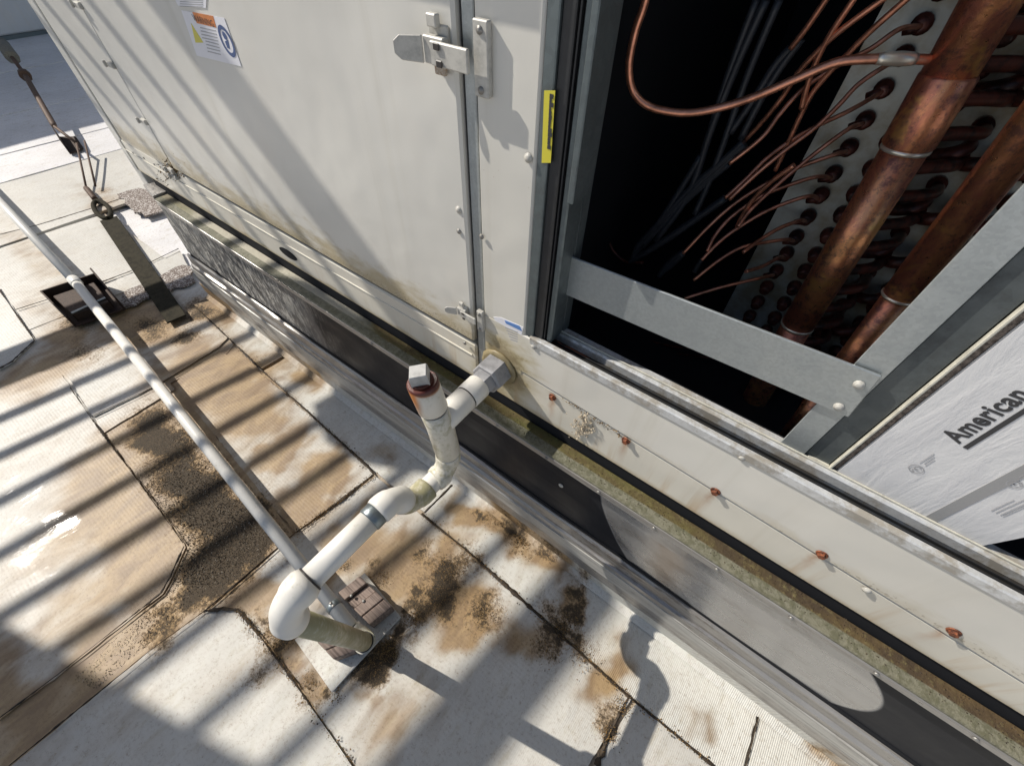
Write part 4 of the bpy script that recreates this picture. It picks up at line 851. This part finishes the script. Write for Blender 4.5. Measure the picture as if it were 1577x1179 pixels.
for yy in (-2.95, -2.2): frail('leg', yy, yy + .06, 0, czh(-1.82))

# ------------------------------------------------------------ loose stuff on the roof
def scatter(name, n, sampler, mat, r0, r1, z=.006, parent=None):
    vs = []; fs = []
    for _ in range(n):
        p = sampler()
        if p is None: continue
        r = random.uniform(r0, r1) ** 1.0; b0_ = len(vs); a_ = random.random() * 6.3
        for i in range(3): vs.append((p.x + r * math.cos(a_ + i * 2.1) * random.uniform(.6, 1.2), p.y + r * math.sin(a_ + i * 2.1) * random.uniform(.6, 1.2), p.z + z - r * .2))
        vs.append((p.x + random.uniform(-.3, .3) * r, p.y + random.uniform(-.3, .3) * r, p.z + z + r * random.uniform(.4, .9)))
        fs += [(b0_, b0_ + 1, b0_ + 3), (b0_ + 1, b0_ + 2, b0_ + 3), (b0_ + 2, b0_, b0_ + 3)]
    o_ = link(name, mesh(name, vs, fs, mat), parent, kind='stuff'); return o_
def inpoly(poly, x, y):
    c = False
    for (x1, y1), (x2, y2) in zip(poly, poly[1:] + poly[:1]):
        if (y1 > y) != (y2 > y) and x < (x2 - x1) * (y - y1) / (y2 - y1) + x1: c = not c
    return c
GP = [(165, 672), (262, 612), (330, 680), (420, 790), (450, 824), (330, 925), (270, 960), (200, 1015), (150, 1060), (110, 1045), (180, 980), (255, 925), (272, 885), (290, 842), (240, 770)]
def s_grit():
    for _ in range(40):
        x, y = random.uniform(110, 455), random.uniform(605, 1065)
        if inpoly(GP, x, y) and random.random() < (1 if y < 900 else .35): return G(x, y)
g_ = scatter('roof_grit', 14000, s_grit, M_GRAIN, .0006, .0017, .0025); g_['label'] = 'loose dark and pale grit between the membrane sheets left of the pipe'; g_['category'] = 'grit'
TB = [(690, 880, .030, 900), (670, 925, .030, 600), (745, 945, .028, 600), (800, 835, .020, 500), (870, 960, .018, 400), (840, 1000, .022, 300), (765, 800, .022, 450), (720, 860, .02, 400), (900, 1010, .02, 350), (600, 1000, .018, 900), (575, 1020, .018, 500), (640, 955, .014, 500), (450, 975, .018, 500), (425, 985, .015, 400),
      (480, 1050, .016, 400), (520, 1070, .010, 200), (590, 890, .016, 300), (955, 1085, .012, 250), (935, 1130, .012, 250), (1250, 1150, .012, 150), (530, 870, .014, 200), (640, 770, .008, 80), (290, 510, .03, 200), (400, 560, .02, 80)]
tot = sum(t[3] for t in TB)
def s_tuft():
    r_ = random.uniform(0, tot)
    for px, py, s_, n_ in TB:
        r_ -= n_
        if r_ <= 0: break
    p = G(px, py); return Vector((p.x + random.gauss(0, s_) * .8, min(p.y + random.gauss(0, s_) * .7, .32), 0))
g_ = scatter('moss_debris', 6000, s_tuft, M_TUFT, .0005, .0018, .0105); g_['label'] = 'brown and black moss crumbs on the membrane around the pipe end and curb'; g_['category'] = 'moss'
SEAMS = [[(300, 472), (404, 572), (480, 641), (568, 721)], [(650, 793), (733, 861), (838, 956), (960, 1067), (1097, 1179)], [(370, 940), (402, 978), (456, 1050), (546, 1179)], [(577, 733), (520, 777), (457, 822)]]
def s_seam():
    q_ = random.choice(SEAMS); i = random.randrange(len(q_) - 1); t = random.random(); a_, b_ = G(*q_[i]), G(*q_[i + 1]); p = a_.lerp(b_, t); return p + Vector((random.gauss(0, .005), random.gauss(0, .005), 0))
g_ = scatter('seam_crumbs', 1800, s_seam, M_TUFT, .0007, .0022, .0105); g_['label'] = 'dark crumbs caught along the membrane laps'; g_['category'] = 'crumbs'
def s_ledge(): x = random.uniform(-.5, 1.2); return Vector((x, random.uniform(.325, .352), .412))
scatter('ledge_moss', 1800, s_ledge, M_DIRT, .0005, .0016, .0, CURB)

def s_nest():
    p = W(897 + random.gauss(0, 9), 657 + random.gauss(0, 9), .349); return Vector((p.x, random.uniform(.3455, .3485), p.z))
scatter('nest_remains', 140, s_nest, mk_plastic('pale_insect_nest', (.45, .38, .28)), .0012, .0034, .0, U)
def s_nest2():
    p = W(860 + random.random() * 110, 640 + random.random() * 60, .349); return Vector((p.x, .3482, zs(p.x) - .002 + random.gauss(0, .003)))
scatter('nest_remains', 90, s_nest2, M_TUFT, .0007, .0018, .0, U)
def s_corner():
    p = W(265 + random.gauss(0, 10), 262 + random.gauss(0, 8), .349); return Vector((p.x, .3495, p.z))
scatter('corner_grime', 260, s_corner, M_TUFT, .001, .0035, .0, U)
